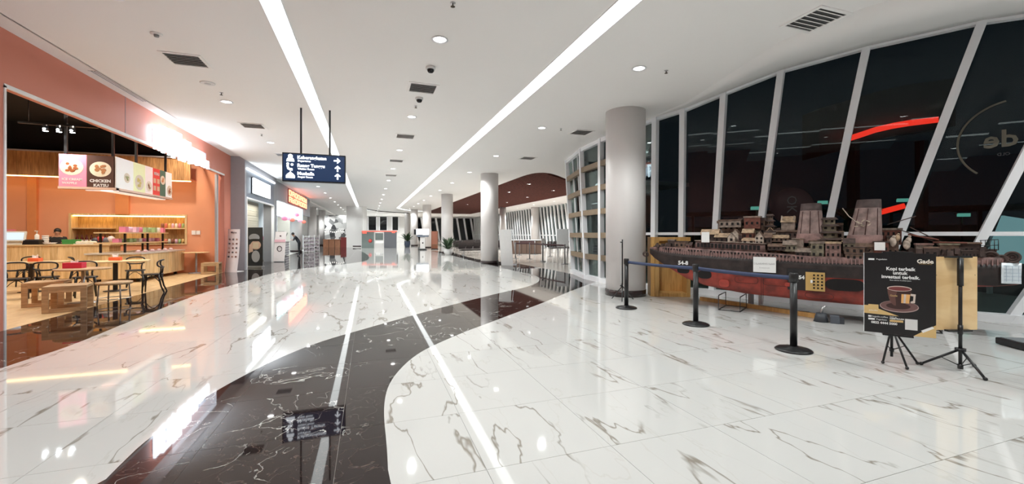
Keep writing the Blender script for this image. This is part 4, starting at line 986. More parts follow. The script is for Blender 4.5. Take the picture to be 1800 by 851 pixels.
# stands and banners on the dark floor
def txtline(o, s_, size, x, z, m, y=-0.012, bold=0.0, xs=1): return text(s_, size, m, o, (x, y, z), bold=bold, xs=xs)
x, y = PD(411, 16.3); o = thing('menu_standee', 'tall curved white and pink menu standee with rows of small food photos', 'sign', (x, y, 0), -0.42)
def curved(b, w_, h_, y0=0.0):
    rows = [[(u*w_/2, y0-0.16*(1-z/h_)**2*1.0, z) for u in (-1, 1)]+[(u*w_/2, y0+0.012-0.16*(1-z/h_)**2, z) for u in (1, -1)] for z in [h_*k/12 for k in range(13)]]
    b.grid(rows, True)
part('panel', mat('blush white panel', (0.82, 0.74, 0.76), 0.5), o, lambda b: curved(b, 0.50, 1.68))
part('foot', WPAINT, o, lambda b: b.box((0, 0.08, 0.01), (0.42, 0.40, 0.02)))
for r in range(5):
    for c in range(3): part('food_photo', mat('photo tone %d' % ((r+c) % 3), [(0.25, 0.12, 0.1), (0.12, 0.11, 0.12), (0.5, 0.3, 0.25)][(r+c) % 3], 0.5), o, lambda b: b.ball((-0.15+0.15*c, -0.02-0.16*(1-(1.3-0.17*r)/1.68)**2, 1.28-0.17*r), 0.045, 10, 6, (1, 0.12, 0.8)))
text('Menu', 0.11, mat('ink', (0.08, 0.05, 0.06), 0.6), o, (0.02, -0.03, 1.55), bold=0.002)
x, y = PD(449, 18.3); o = thing('photo_standee', 'black and grey portrait poster on a roll up stand before the second shop', 'sign', (x, y, 0), -0.40)
part('panel', mat('charcoal poster', (0.025, 0.026, 0.03), 0.4), o, lambda b: b.box((0, 0, 0.92), (0.68, 0.015, 1.72)))
part('base', CHROME, o, lambda b: b.box((0, 0, 0.04), (0.72, 0.22, 0.08)), bevel=0.008)
def flat(b, pts, y=-0.010): 
    n = len(pts); b.add([(p[0], y, p[1]) for p in pts]+[(p[0], y+0.004, p[1]) for p in pts], [tuple(range(n)), tuple(range(n, 2*n))]+[(i, (i+1) % n, n+(i+1) % n, n+i) for i in range(n)])
def ell(cx_, cz, rx, rz_, n=20, a0=0.0): return [(cx_+rx*math.cos(a0+2*math.pi*i/n), cz+rz_*math.sin(a0+2*math.pi*i/n)) for i in range(n)]
part('cap_print', mat('grey print', (0.42, 0.43, 0.47), 0.5), o, lambda b: flat(b, ell(-0.05, 1.33, 0.25, 0.17)))
part('cap_brim_print', BLACKM, o, lambda b: flat(b, ell(0.0, 1.22, 0.30, 0.055), -0.012))
part('face_print', mat('skin print', (0.72, 0.48, 0.36), 0.5), o, lambda b: flat(b, ell(0.02, 1.0, 0.24, 0.2), -0.011))
part('hand_print', mat('skin print light', (0.78, 0.55, 0.44), 0.5), o, lambda b: flat(b, [(-0.3, 0.65), (-0.1, 0.72), (-0.15, 1.1), (-0.28, 1.0)], -0.013))
part('mug_print', mat('pale mug print', (0.80, 0.66, 0.50), 0.5), o, lambda b: flat(b, [(-0.12, 0.86), (0.14, 0.86), (0.16, 1.12), (-0.10, 1.12)], -0.015))
part('shirt_print', mat('light grey print', (0.5, 0.5, 0.52), 0.5), o, lambda b: flat(b, ell(0.02, 0.5, 0.19, 0.26), -0.0125))
x, y = PD(492, 22.1); o = thing('x_banner', 'narrow white and pink banner tilted back on an X stand right of the second shop', 'banner', (x, y, 0), -0.30)
part('sheet', mat('white banner', (0.82, 0.76, 0.78), 0.5), o, lambda b: b.box((0, 0.0, 0.82), (0.58, 0.012, 1.6), rx=-0.14))
part('stand', BLACKM, o, lambda b: (b.tube([(-0.25, 0.05, 0.02), (0.25, 0.3, 1.55)], 0.012, 6), b.tube([(0.25, 0.05, 0.02), (-0.25, 0.3, 1.55)], 0.012, 6), b.box((0, 0.13, 1.60), (0.34, 0.03, 0.06)), b.box((0, 0.0, 0.025), (0.5, 0.3, 0.02))))
part('pink_band', mat('pink band', (0.78, 0.45, 0.52), 0.5), o, lambda b: b.box((0, 0.01, 1.12), (0.57, 0.014, 0.14), rx=-0.14))
part('logo_print', mat('ink', (0.08, 0.05, 0.06), 0.6), o, lambda b: (b.tube([(0.12*math.cos(a*0.5), -0.04, 0.70+0.14*math.sin(a*0.5)) for a in range(13)], 0.02, 6, closed=False), b.ball((0.0, 0.055, 1.38), 0.05, 8, 6, (1, 0.2, 0.8))))
# ------------------------------------------------------------------ the model ship
HULLR = mat('weathered red hull', (0.25, 0.032, 0.020), 0.42, var=0.35, scale=5, bump=0.3)
HULLB = mat('brown black hull', (0.022, 0.014, 0.013), 0.55, var=0.6, scale=6, bump=0.3)
HULLP = mat('dusty pink brown bulwark', (0.155, 0.085, 0.075), 0.7, var=0.5, scale=9, bump=0.3)
DECKM = mat('dark deck', (0.05, 0.035, 0.03), 0.8, var=0.3)
HOLE = mat('dark opening', (0.006, 0.004, 0.004), 0.9)
W_ = {n: mat(n, c, 0.75, var=0.35, scale=16, bump=0.4) for n, c in (('brown weathered wood', (0.14, 0.085, 0.06)), ('grey brown wood', (0.21, 0.16, 0.13)), ('dark stained wood', (0.06, 0.036, 0.03)), ('tan roof', (0.36, 0.25, 0.16)), ('pale stucco', (0.42, 0.34, 0.28)), ('dusty rose wood', (0.20, 0.115, 0.10)), ('rust red wood', (0.14, 0.045, 0.03)), ('olive grey wood', (0.19, 0.16, 0.11)))}
bow = PD(1129, 8.95); U = Vector((0.528, -0.848)).normalized(); N = Vector((-U.y, U.x))    # N points away from the viewer
if N.dot(Vector(bow)) < 0: N = -N
HB = 0.36
SHO = Vector(bow)+N*0.10
ship = thing('model_ship', 'large brown and red wooden model ship crowded with tiny houses behind the belt barrier', 'model ship', (SHO.x, SHO.y, 0), math.atan2(U.y, U.x))
def local(px, off):     # where the sight line through px meets the vertical plane at lateral offset off (ship local), and its depth
    r = (px-CX)/F
    dx, dy = r*CS+SN, -r*SN+CS
    o2 = SHO + N*off
    # o2 + U*s = (dx,dy)*d
    det = U.x*(-dy)-U.y*(-dx)
    s_ = (-o2.x*(-dy)+o2.y*(-dx))/det if abs(det) > 1e-9 else 0
    p = o2+U*s_; return s_, DEP(p.x, p.y)
def SZ(px, py, off):
    s_, d = local(px, off); return s_, EYE-(py-HY)/F*d
YS = 1.0 if N.dot(Vector((-U.y, U.x))) > 0 else -1.0     # local +y sign of "away"
def L(s_, off, z): return (s_, off*YS, z)
LEN = local(1793, 0.2)[0]
def interp(tab, s_):
    if s_ <= tab[0][0]: return tab[0][1]
    for (a, va), (b_, vb) in zip(tab, tab[1:]):
        if s_ <= b_: t = (s_-a)/(b_-a); return va+(vb-va)*t
    return tab[-1][1]
HW = [(0, 0.02), (0.15, 0.09), (0.5, 0.20), (1.0, 0.29), (1.6, 0.34), (2.2, HB), (3.8, HB), (4.6, 0.33), (LEN-0.25, 0.29), (LEN-0.05, 0.20), (LEN, 0.12)]
BT = [(0, 1.06), (0.12, 0.96), (0.48, 0.76), (0.83, 0.56), (1.2, 0.44), (1.6, 0.38), (1.9, 0.34), (3.1, 0.30), (3.9, 0.30), (4.3, 0.42), (4.6, 0.62), (4.9, 0.72), (LEN, 0.78)]
DK = [(0, 1.17), (0.3, 1.12), (0.8, 1.08), (1.9, 1.04), (3.2, 1.00), (4.2, 1.02), (5.0, 1.06), (LEN, 1.07)]
SS = [0, 0.05, 0.12, 0.25, 0.4, 0.6, 0.83, 1.0, 1.2, 1.4, 1.6, 1.9, 2.2, 2.6, 3.0, 3.4, 3.8, 4.1, 4.3, 4.6, 4.9, LEN-0.25, LEN-0.12, LEN-0.04, LEN]
CO = 0.36    # centre line offset from the near-side reference plane
def side_rows(zf0, zf1, flare0, flare1, n=4):
    rows = []
    for s_ in SS:
        w_ = interp(HW, s_); r = []
        z0, z1 = zf0(s_), zf1(s_)
        near_ = [(L(s_, CO-w_*(flare0+(flare1-flare0)*k/n), z0+(z1-z0)*k/n)) for k in range(n+1)]
        far_ = [(L(s_, CO+w_*(flare0+(flare1-flare0)*k/n), z0+(z1-z0)*k/n)) for k in range(n, -1, -1)]
        rows.append(near_+far_)
    return rows
def mid(s_): return max(interp(BT, s_)+0.01, min(0.755, interp(DK, s_)-0.05))
def cap(b, row, flip=False): b.add(row, [tuple(range(len(row)))])
# lower hull
b = MB(); rows = []
for s_ in SS:
    w_ = interp(HW, s_); z0, z1 = interp(BT, s_), mid(s_); r = []
    for k in range(9):
        a = math.pi*k/8; cx_ = math.cos(a); sy = math.sin(a)
        r.append(L(s_, CO-w_*0.97*math.copysign(abs(cx_)**0.45, cx_), z1-(z1-z0)*abs(sy)**0.6))
    rows.append(r)
b.grid(rows); cap(b, rows[0]); cap(b, rows[-1]); ob('lower_hull', b, HULLR, ship)
b = MB(); rows = side_rows(mid, lambda s_: interp(DK, s_), 0.97, 1.0); b.grid(rows, False); cap(b, rows[0]); cap(b, rows[-1]); ob('upper_hull', b, HULLB, ship)
b = MB(); rows = []
BW = [(0, 0.03), (0.3, 0.10), (0.9, 0.13), (2.3, 0.13), (2.9, 0.10), (LEN, 0.10)]
rows = side_rows(lambda s_: interp(DK, s_), lambda s_: interp(DK, s_)+interp(BW, s_), 1.0, 1.015, 1)
b.grid(rows, False); ob('bulwark', b, HULLP, ship)
b = MB(); b.grid([[L(s_, CO-interp(HW, s_), interp(DK, s_)+interp(BW, s_)-0.01), L(s_, CO+interp(HW, s_), interp(DK, s_)+interp(BW, s_)-0.01)] for s_ in SS]); ob('deck', b, DECKM, ship)
def near_off(s_): return CO-interp(HW, s_)*1.0
# port holes in the bulwark and stanchion ribs
b = MB()
k = 0.35
while k < 2.85:
    if not (0.78 < k < 0.86 or 1.18 < k < 1.32):
        z = interp(DK, k)+interp(BW, k)*0.62; b.box(L(k, near_off(k)-0.004, z), (0.032, 0.012, 0.04))
    k += 0.062
while k < LEN-0.3: k += 0.1
ob('port_holes', b, HOLE, ship, kind='stuff')
b = MB(); k = 0.2
while k < LEN-0.15:
    b.box(L(k, near_off(k)-0.006, interp(DK, k)+0.03), (0.012, 0.012, 0.09)); k += 0.05
ob('bulwark_ribs', b, mat('pale rib', (0.27, 0.16, 0.15), 0.7), ship, kind='stuff')
# upper gallery with tall openings
s0, s1 = local(1222, CO-0.3)[0], local(1345, CO-0.36)[0]
gz = lambda s_: interp(DK, s_)+interp(BW, s_)
part('gallery', HULLP, ship, lambda b: b.grid([[L(s_, CO-interp(HW, s_)*0.985, gz(s_)), L(s_, CO-interp(HW, s_)*0.985, gz(s_)+0.15), L(s_, CO+0.2, gz(s_)+0.15), L(s_, CO+0.2, gz(s_))] for s_ in [s0+(s1-s0)*k/6 for k in range(7)]], True))
b = MB(); n = 17
for k in range(n):
    q = s0+0.06+(s1-s0-0.1)*k/n; b.box(L(q, near_off(q)-0.000, gz(q)+0.075), (0.045, 0.014, 0.085))
ob('gallery_openings', b, HOLE, ship, kind='stuff')
part('gallery_roof', W_['grey brown wood'], ship, lambda b: b.grid([[L(s_, CO-interp(HW, s_)*1.03, gz(s_)+0.15), L(s_, CO-interp(HW, s_)*1.03, gz(s_)+0.165), L(s_, CO+0.2, gz(s_)+0.165), L(s_, CO+0.2, gz(s_)+0.15)] for s_ in [s0-0.02+(s1-s0+0.04)*k/6 for k in range(7)]], True))
# ovals, bosses, seams on the hull
def hull_oval(px, py, wpx, hpx, name='hull_opening', m=HOLE):
    s_, z = SZ(px, py, 0.02); d = local(px, 0.02)[1]; w_, h_ = wpx*d/F*1.1, hpx*d/F
    def f(b):
        n = 28; off = near_off(s_)-0.008
        ring = [(s_+(w_/2)*math.copysign(abs(math.cos(2*math.pi*i/n))**0.6, math.cos(2*math.pi*i/n)), z+(h_/2)*math.copysign(abs(math.sin(2*math.pi*i/n))**0.8, math.sin(2*math.pi*i/n))) for i in range(n)]
        vs = [L(p[0], off+0.01+0.03*max(0, 0.71-p[1])*0, p[1]) for p in ring]+[L(p[0], off-0.008, p[1]) for p in ring]
        b.add(vs, [tuple(range(n)), tuple(range(n, 2*n))]+[(i, (i+1) % n, n+(i+1) % n, n+i) for i in range(n)])
    part(name, m, ship, f)
hull_oval(1485, 501, 50, 21); hull_oval(1199, 475, 19, 12); hull_oval(1238, 483, 20, 14)
BOSS = mat('bright red boss', (0.34, 0.045, 0.03), 0.5, var=0.2)
for px, py, r in ((1273, 498, 7.5), (1385, 500, 4)): hull_oval(px, py, r*2, r*1.7, 'round_boss', BOSS)
SEAM = mat('seam', (0.05, 0.012, 0.010), 0.7)
for px, py, w_, h_ in ((1312, 492, 36, 12), (1364, 496, 38, 13), (1440, 520, 40, 10), (1340, 505, 3, 60)):
    s_, z = SZ(px, py, 0.02); d = local(px, 0.02)[1]; ww, hh = w_*d/F/2, h_*d/F/2
    def f(b):
        pts = [L(s_+ww*math.copysign(abs(math.cos(2*math.pi*i/24))**0.5, math.cos(2*math.pi*i/24)), near_off(s_)-0.002+0.02*max(0, 0.62-z), z+hh*math.copysign(abs(math.sin(2*math.pi*i/24))**0.5, math.sin(2*math.pi*i/24))) for i in range(24)]
        b.tube(pts, 0.004, 5, closed=True)
    part('hull_seam', SEAM, ship, f)
# number panel
s_, z = SZ(1421, 492, 0.0); dd = local(1421, 0.0)[1]
rotS = (math.pi/2, 0, 0)
def hull_text(t_, px, py, size, m, bold=0.0):
    s2, z2 = SZ(px, py, -0.01); off = near_off(s2)-0.016
    text(t_, size, m, ship, L(s2, off, z2), rot=(math.pi/2, 0, 0 if YS > 0 else math.pi), bold=bold)
part('number_plate', mat('black plate', (0.012, 0.011, 0.012), 0.5), ship, lambda b: b.box(L(s_-0.04, near_off(s_)-0.004, z), (0.52, 0.014, 0.38)))
hull_text('54', 1409, 488, 0.085, WHITEP, 0.004); hull_text('54-8', 1198, 463, 0.11, WHITEP, 0.004)
GOLD = mat('mustard panel', (0.52, 0.33, 0.11), 0.5)
s2, z2 = SZ(1433, 495, 0.0)
part('mustard_panel', GOLD, ship, lambda b: b.box(L(s2, near_off(s2)-0.018, z2), (0.27, 0.014, 0.32)))
b = MB()
for i in range(3):
    for j in range(5): b.box(L(s2-0.015+0.055*i, near_off(s2)-0.026, z2+0.11-0.055*j), (0.026, 0.008, 0.028))
ob('square_holes', b, HOLE, ship)
part('arrow_print', WHITEP, ship, lambda b: b.box(L(s2-0.05, near_off(s2)-0.0255, z2), (0.03, 0.004, 0.05)))

# houses --------------------------------------------------------------
def house(px0, px1, py0, py1, off, roof='gable', wall='brown weathered wood', rf='tan roof', dep=0.16, win_=2, tiers=1, rows=1, gable_front=False):
    s0, z0 = SZ(px0, py0, off); s1, _ = SZ(px1, py0, off); _, z1 = SZ((px0+px1)/2, py1, off)
    w_ = abs(s1-s0); h_ = z1-z0; c = (s0+s1)/2
    hs = ob('house', (lambda b: b)(MB()), W_[wall], ship) if False else None
    b = MB(); wl = MB(); T = Matrix.Translation(L(c, off+dep/2, z0)); hh = h_
    body = MB(); body.T = T; roofm = MB(); roofm.T = T; wn = MB(); wn.T = T
    if roof == 'pagoda':
        for k in range(tiers):
            f = 1-0.12*k; za, zb = hh*k/tiers, hh*(k+1)/tiers
            body.box((0, 0, (za+zb)/2), (w_*f*0.8, dep*f*0.8, (zb-za)))
            roofm.box((0, 0, zb-0.02*1), (w_*f*1.25, dep*f*1.25, hh/tiers*0.28), taper=0.72)
            for q in range(win_): wn.box((w_*f*0.8*((q+0.5)/win_-0.5), -YS*dep*f*0.4, (za+zb)/2-hh*0.02), (w_*f*0.8/win_*0.4, 0.012, (zb-za)*0.32))
    else:
        eh = hh*(0.62 if roof in ('gable', 'gablef') else 0.88)
        body.box((0, 0, eh/2), (w_, dep, eh))
        if roof == 'gable':     # ridge along the ship
            y = dep/2*1.2; x = w_/2*1.08
            roofm.add([(-x, -y, eh-0.01), (x, -y, eh-0.01), (x, y, eh-0.01), (-x, y, eh-0.01), (-x, 0, hh), (x, 0, hh)], [(0, 1, 5, 4), (2, 3, 4, 5), (0, 4, 3), (1, 2, 5), (3, 2, 1, 0)])
        elif roof == 'gablef':  # gable end to the viewer
            x = w_/2*1.15; y = dep/2*1.1
            body.add([(-w_/2, -YS*dep/2, eh), (w_/2, -YS*dep/2, eh), (0, -YS*dep/2, hh-0.015), (-w_/2, YS*dep/2, eh), (w_/2, YS*dep/2, eh), (0, YS*dep/2, hh-0.015)], [(0, 1, 2), (3, 4, 5), (0, 2, 5, 3), (1, 2, 5, 4)])
            for sg in (-1, 1):
                roofm.add([(0, -y, hh), (sg*x, -y, eh-0.015), (sg*x, y, eh-0.015), (0, y, hh), (0, -y, hh-0.018), (sg*x, -y, eh-0.033), (sg*x, y, eh-0.033), (0, y, hh-0.018)], [(0, 1, 2, 3), (4, 5, 6, 7), (0, 1, 5, 4), (1, 2, 6, 5), (2, 3, 7, 6), (3, 0, 4, 7)])
        else: roofm.box((0, 0, hh-hh*0.06), (w_*1.1, dep*1.15, hh*0.12))
        for r in range(rows):
            for q in range(win_): wn.box((w_*((q+0.5)/win_-0.5), -YS*(dep/2+0.001), eh*((r+0.5)/rows)), (min(0.045, w_/win_*0.42), 0.010, min(0.05, eh/rows*0.45)))
    h = ob('house', body, W_[wall], ship)
    ob('roof', roofm, W_[rf], h)
    if win_: ob('house_windows', wn, HOLE, h, kind='stuff')
    return h
# back row (far side, tall)
house(1262, 1300, 425, 388, 0.45, 'flat', 'grey brown wood', 'brown weathered wood', 0.2, 4, rows=2)
house(1264, 1302, 400, 386, 0.30, 'flat', 'grey brown wood', 'brown weathered wood', 0.2, 4)
house(1300, 1345, 425, 383, 0.42, 'flat', 'brown weathered wood', 'dark stained wood', 0.2, 4, rows=3)
house(1308, 1336, 402, 380, 0.32, 'flat', 'rust red wood', 'grey brown wood', 0.14, 3)
house(1341, 1364, 425, 376, 0.40, 'pagoda', 'brown weathered wood', 'dark stained wood', 0.2, 3, tiers=5)
house(1373, 1397, 406, 380, 0.34, 'gable', 'grey brown wood', 'tan roof', 0.2, 0)
house(1366, 1402, 428, 405, 0.34, 'flat', 'dark stained wood', 'brown weathered wood', 0.22, 4, rows=2)
for px in (1374, 1396):
    s_, z = SZ(px, 381, 0.34); part('finial_post', W_['pale stucco'], ship, lambda b: b.box(L(s_, 0.36, z-0.08), (0.02, 0.02, 0.2)))
house(1437, 1478, 430, 382, 0.26, 'pagoda', 'olive grey wood', 'dark stained wood', 0.26, 2, tiers=4)
house(1470, 1482, 425, 392, 0.42, 'flat', 'dark stained wood', 'brown weathered wood', 0.12, 1, rows=3)
house(1548, 1585, 430, 401, 0.42, 'flat', 'rust red wood', 'grey brown wood', 0.22, 4, rows=2)
# funnels with collars, ribs and dark caps
def funnel(pxb0, pxb1, pyb, pxt0, pxt1, pyt, off, dep):
    sb0, zb = SZ(pxb0, pyb, off); sb1, _ = SZ(pxb1, pyb, off); st0, zt = SZ(pxt0, pyt, off); st1, _ = SZ(pxt1, pyt, off)
    FM = mat('rusty grey pink funnel', (0.26, 0.18, 0.165), 0.6, var=0.3, scale=9)
    def ring(t, g=1.0):
        a, c = sb0+(st0-sb0)*t, sb1+(st1-sb1)*t; r = []
        n = 28
        for i in range(n):
            an = 2*math.pi*i/n; r.append(L((a+c)/2+(c-a)/2*g*math.copysign(abs(math.cos(an))**0.8, math.cos(an)), off+dep/2+dep/2*g*math.sin(an), zb+(zt-zb)*t))
        return r
    f = part('funnel', FM, ship, lambda b: (b.grid([ring(t) for t in (0, 0.25, 0.5, 0.82)], True), b.add(ring(0), [tuple(range(28))])))
    part('cap_band', mat('sooty funnel top', (0.07, 0.045, 0.042), 0.7, var=0.3), f, lambda b: (b.grid([ring(0.82, 1.015), ring(1.0, 1.02), ring(1.0, 0.9), ring(0.95, 0.88)], True), b.add(ring(0.95, 0.9), [tuple(range(28))])))
    part('collar', mat('pink collar', (0.27, 0.16, 0.145), 0.7, var=0.3), f, lambda b: b.grid([ring(0.0, 1.02), ring(0.22, 1.03), ring(0.235, 1.0)], True))
    for q in (18, 21, 24): part('rib', SEAM, f, lambda b: b.tube([Vector(ring(t, 1.01)[q if YS > 0 else 28-q]) for t in (0.24, 0.8)], 0.006, 5))
funnel(1397, 1450, 427, 1407, 1443, 358, 0.22, 0.30)
funnel(1485, 1553, 432, 1507, 1550, 351, 0.22, 0.32)
# emblem like tangle and branch on the second funnel
part('driftwood', W_['pale stucco'], ship, lambda b: (b.tube([SZL for SZL in [L(SZ(1481, 366, 0.2)[0], 0.2, SZ(1481, 366, 0.2)[1]), L(SZ(1492, 380, 0.18)[0], 0.17, SZ(1492, 380, 0.18)[1]), L(SZ(1506, 391, 0.18)[0], 0.16, SZ(1506, 391, 0.18)[1]), L(SZ(1520, 397, 0.18)[0], 0.17, SZ(1520, 397, 0.18)[1])]], 0.008, 5)))
part('ornament', mat('pale ornament', (0.45, 0.36, 0.28), 0.6), ship, lambda b: [b.box(L(SZ(px, py, 0.19)[0], 0.19, SZ(px, py, 0.19)[1]), (0.05, 0.012, 0.018), ry=a) for px, py, a in ((1508, 390, 0.6), (1517, 388, -0.7), (1526, 389, 0.5), (1505, 398, 0.0), (1516, 397, 0.4), (1528, 395, -0.8), (1512, 393, -0.3))])
rz_ = random.Random(21)
for k in range(34):
    pxc = rz_.uniform(1300, 1480); wpx = rz_.uniform(9, 20); base = rz_.uniform(408, 436); hpx = rz_.uniform(9, 17)
    house(pxc, pxc+wpx, base, base-hpx, 0.20+(436-base)/28*0.3, rz_.choice(('gable', 'flat', 'flat', 'gablef')), rz_.choice(('brown weathered wood', 'grey brown wood', 'dark stained wood', 'dusty rose wood', 'olive grey wood')), rz_.choice(('brown weathered wood', 'dark stained wood', 'grey brown wood', 'tan roof')), rz_.uniform(.08, .16), rz_.choice((1, 2, 2, 3)))
# middle and front rows
house(1232, 1262, 425, 403, 0.20, 'gable', 'dark stained wood', 'tan roof', 0.22, 3)
house(1256, 1282, 427, 410, 0.14, 'gable', 'dark stained wood', 'tan roof', 0.2, 3)
house(1279, 1292, 427, 409, 0.05, 'gablef', 'pale stucco', 'grey brown wood', 0.12, 1)
house(1284, 1300, 427, 402, 0.14, 'gablef', 'pale stucco', 'brown weathered wood', 0.2, 1)
house(1298, 1304, 427, 412, 0.08, 'flat', 'dark stained wood', 'brown weathered wood', 0.1, 1)
house(1304, 1324, 420, 402, 0.12, 'gable', 'rust red wood', 'tan roof', 0.2, 2)
house(1304, 1326, 429, 418, 0.06, 'gable', 'pale stucco', 'tan roof', 0.12, 2)
house(1327, 1342, 430, 406, 0.05, 'gablef', 'pale stucco', 'brown weathered wood', 0.16, 2, rows=2)
house(1342, 1356, 430, 409, 0.10, 'gable', 'dark stained wood', 'brown weathered wood', 0.18, 2)
house(1354, 1385, 425, 413, 0.14, 'gable', 'brown weathered wood', 'tan roof', 0.2, 4)
house(1350, 1380, 440, 428, 0.04, 'gable', 'dark stained wood', 'brown weathered wood', 0.16, 4)
house(1376, 1400, 442, 422, 0.06, 'gable', 'olive grey wood', 'grey brown wood', 0.18, 3)
house(1398, 1425, 452, 436, 0.02, 'gable', 'dark stained wood', 'grey brown wood', 0.16, 3)
house(1400, 1412, 436, 420, 0.10, 'flat', 'grey brown wood', 'brown weathered wood', 0.1, 0)
house(1425, 1448, 453, 425, 0.03, 'flat', 'olive grey wood', 'grey brown wood', 0.18, 2, rows=2)
house(1451, 1478, 454, 425, 0.03, 'flat', 'dusty rose wood', 'tan roof', 0.18, 3, rows=2)
house(1482, 1503, 440, 419, 0.06, 'gable', 'olive grey wood', 'dark stained wood', 0.16, 2)
house(1484, 1520, 446, 434, 0.03, 'flat', 'brown weathered wood', 'dark stained wood', 0.16, 3)
house(1486, 1518, 457, 446, 0.0, 'flat', 'brown weathered wood', 'dark stained wood', 0.12, 3)
house(1503, 1535, 448, 424, 0.16, 'gable', 'dark stained wood', 'brown weathered wood', 0.2, 3)
house(1536, 1562, 448, 424, 0.10, 'flat', 'rust red wood', 'dark stained wood', 0.2, 3)
house(1560, 1580, 450, 414, 0.22, 'flat', 'brown weathered wood', 'dark stained wood', 0.2, 2, rows=2)
house(1610, 1640, 450, 428, 0.14, 'flat', 'grey brown wood', 'dusty rose wood', 0.18, 3)
house(1624, 1650, 455, 434, 0.06, 'flat', 'dark stained wood', 'brown weathered wood', 0.16, 2)
house(1652, 1686, 452, 428, 0.14, 'flat', 'brown weathered wood', 'olive grey wood', 0.2, 4)
house(1684, 1724, 450, 426, 0.20, 'flat', 'dark stained wood', 'brown weathered wood', 0.22, 4)
house(1690, 1722, 456, 440, 0.06, 'flat', 'dark stained wood', 'dark stained wood', 0.16, 5)
house(1726, 1752, 456, 438, 0.28, 'flat', 'dark stained wood', 'dark stained wood', 0.14, 3)
# stern coils, pale figures, railings, rods
for px, py, r, m in ((1570, 425, 0.05, 'pale stucco'), (1578, 418, 0.035, 'tan roof'), (1594, 430, 0.05, 'pale stucco'), (1598, 422, 0.035, 'pale stucco')):
    s_, z = SZ(px, py, 0.12); part('carved_figure', W_[m], ship, lambda b: (b.ball(L(s_, 0.14, z), r, 10, 8, (0.9, 0.8, 1.6)), b.ball(L(s_+0.01, 0.13, z+r*1.6), r*0.5, 8, 6)))
for px, py, r in ((1741, 452, 0.075), (1760, 456, 0.055), (1779, 452, 0.07)):
    s_, z = SZ(px, py, 0.12)
    part('rope_coil', W_['dark stained wood'], ship, lambda b: [b.tube([L(s_+rr*math.cos(2*math.pi*i/22), 0.10+0.02*q, z+rr*math.sin(2*math.pi*i/22)) for i in range(22)], 0.016, 6, closed=True) for q, rr in enumerate((r, r*0.6, r*0.28))])
def rods(name, pts, r=0.006, m=BLACKM): part(name, m, ship, lambda b: [b.tube([L(*SZo(p)) for p in seg_], r, 5) for seg_ in pts])
def SZo(p): s_, z = SZ(p[0], p[1], p[2]); return (s_, p[2], z)
rods('wire_railing', [[(1722, 423, .2), (1755, 421, .2)], [(1722, 432, .2), (1755, 431, .2)]]+[[(x, 422, .2), (x, 440, .2)] for x in (1724, 1732, 1740, 1748, 1755)], 0.005)
rods('loose_rods', [[(1576, 402, .3), (1640, 424, .25)], [(1600, 400, .3), (1660, 428, .25)], [(1560, 395, .3), (1610, 380, .3)], [(1575, 440, .1), (1605, 452, .0)]], 0.008, W_['dark stained wood'])
rods('slanted_boards', [[(1596, 412, .2), (1650, 422, .2)], [(1640, 426, .15), (1700, 427, .15)]], 0.014, W_['rust red wood'])
# bow clutter
b = MB()
for k in range(26):
    px = rnd.uniform(1142, 1222); s_, z = SZ(px, rnd.uniform(430, 438)-(6 if px > 1170 else 0)*rnd.random(), 0.12+rnd.uniform(-.02, .1)); b.box(L(s_, rnd.uniform(0.2, 0.4), z), (rnd.uniform(.03, .09), rnd.uniform(.03, .08), rnd.uniform(.03, .09)), rz=rnd.uniform(-.5, .5))
ob('bow_clutter', b, W_['dark stained wood'], ship, kind='stuff')
house(1174, 1186, 437, 421, 0.22, 'flat', 'dark stained wood', 'grey brown wood', 0.1, 1)
house(1186, 1210, 436, 424, 0.18, 'flat', 'brown weathered wood', 'dark stained wood', 0.14, 3)
house(1205, 1216, 437, 426, 0.16, 'gable', 'dusty rose wood', 'dark stained wood', 0.12, 2)
s_, z = SZ(1130, 447, 0.2); part('bow_rings', W_['dark stained wood'], ship, lambda b: [b.tube([L(s_+0.03*q+0.05*math.cos(2*math.pi*i/16), CO-0.02-0.05*q, z+0.05*math.sin(2*math.pi*i/16)) for i in range(16)], 0.012, 6, closed=True) for q in range(3)])
# more small clutter filling the roofscape
b = MB()
for k in range(170):
    px = rnd.uniform(1262, 1560); off = rnd.uniform(0.12, 0.5); s_, z = SZ(px, rnd.uniform(432, 446), off)
    b.box(L(s_, off, max(1.1, z)-0.02), (rnd.uniform(.03, .10), rnd.uniform(.03, .1), rnd.uniform(.05, .16)), taper=rnd.choice((1, 1, 0.5)))
ob('roof_clutter', b, W_['brown weathered wood'], ship, kind='stuff')
b = MB()
for k in range(90):
    px = rnd.uniform(1585, 1730); off = rnd.uniform(0.05, 0.5); s_, z = SZ(px, rnd.uniform(438, 450), off)
    b.box(L(s_, off, max(1.12, z)-0.02), (rnd.uniform(.03, .10), rnd.uniform(.03, .1), rnd.uniform(.05, .12)))
ob('stern_clutter', b, W_['dark stained wood'], ship, kind='stuff')
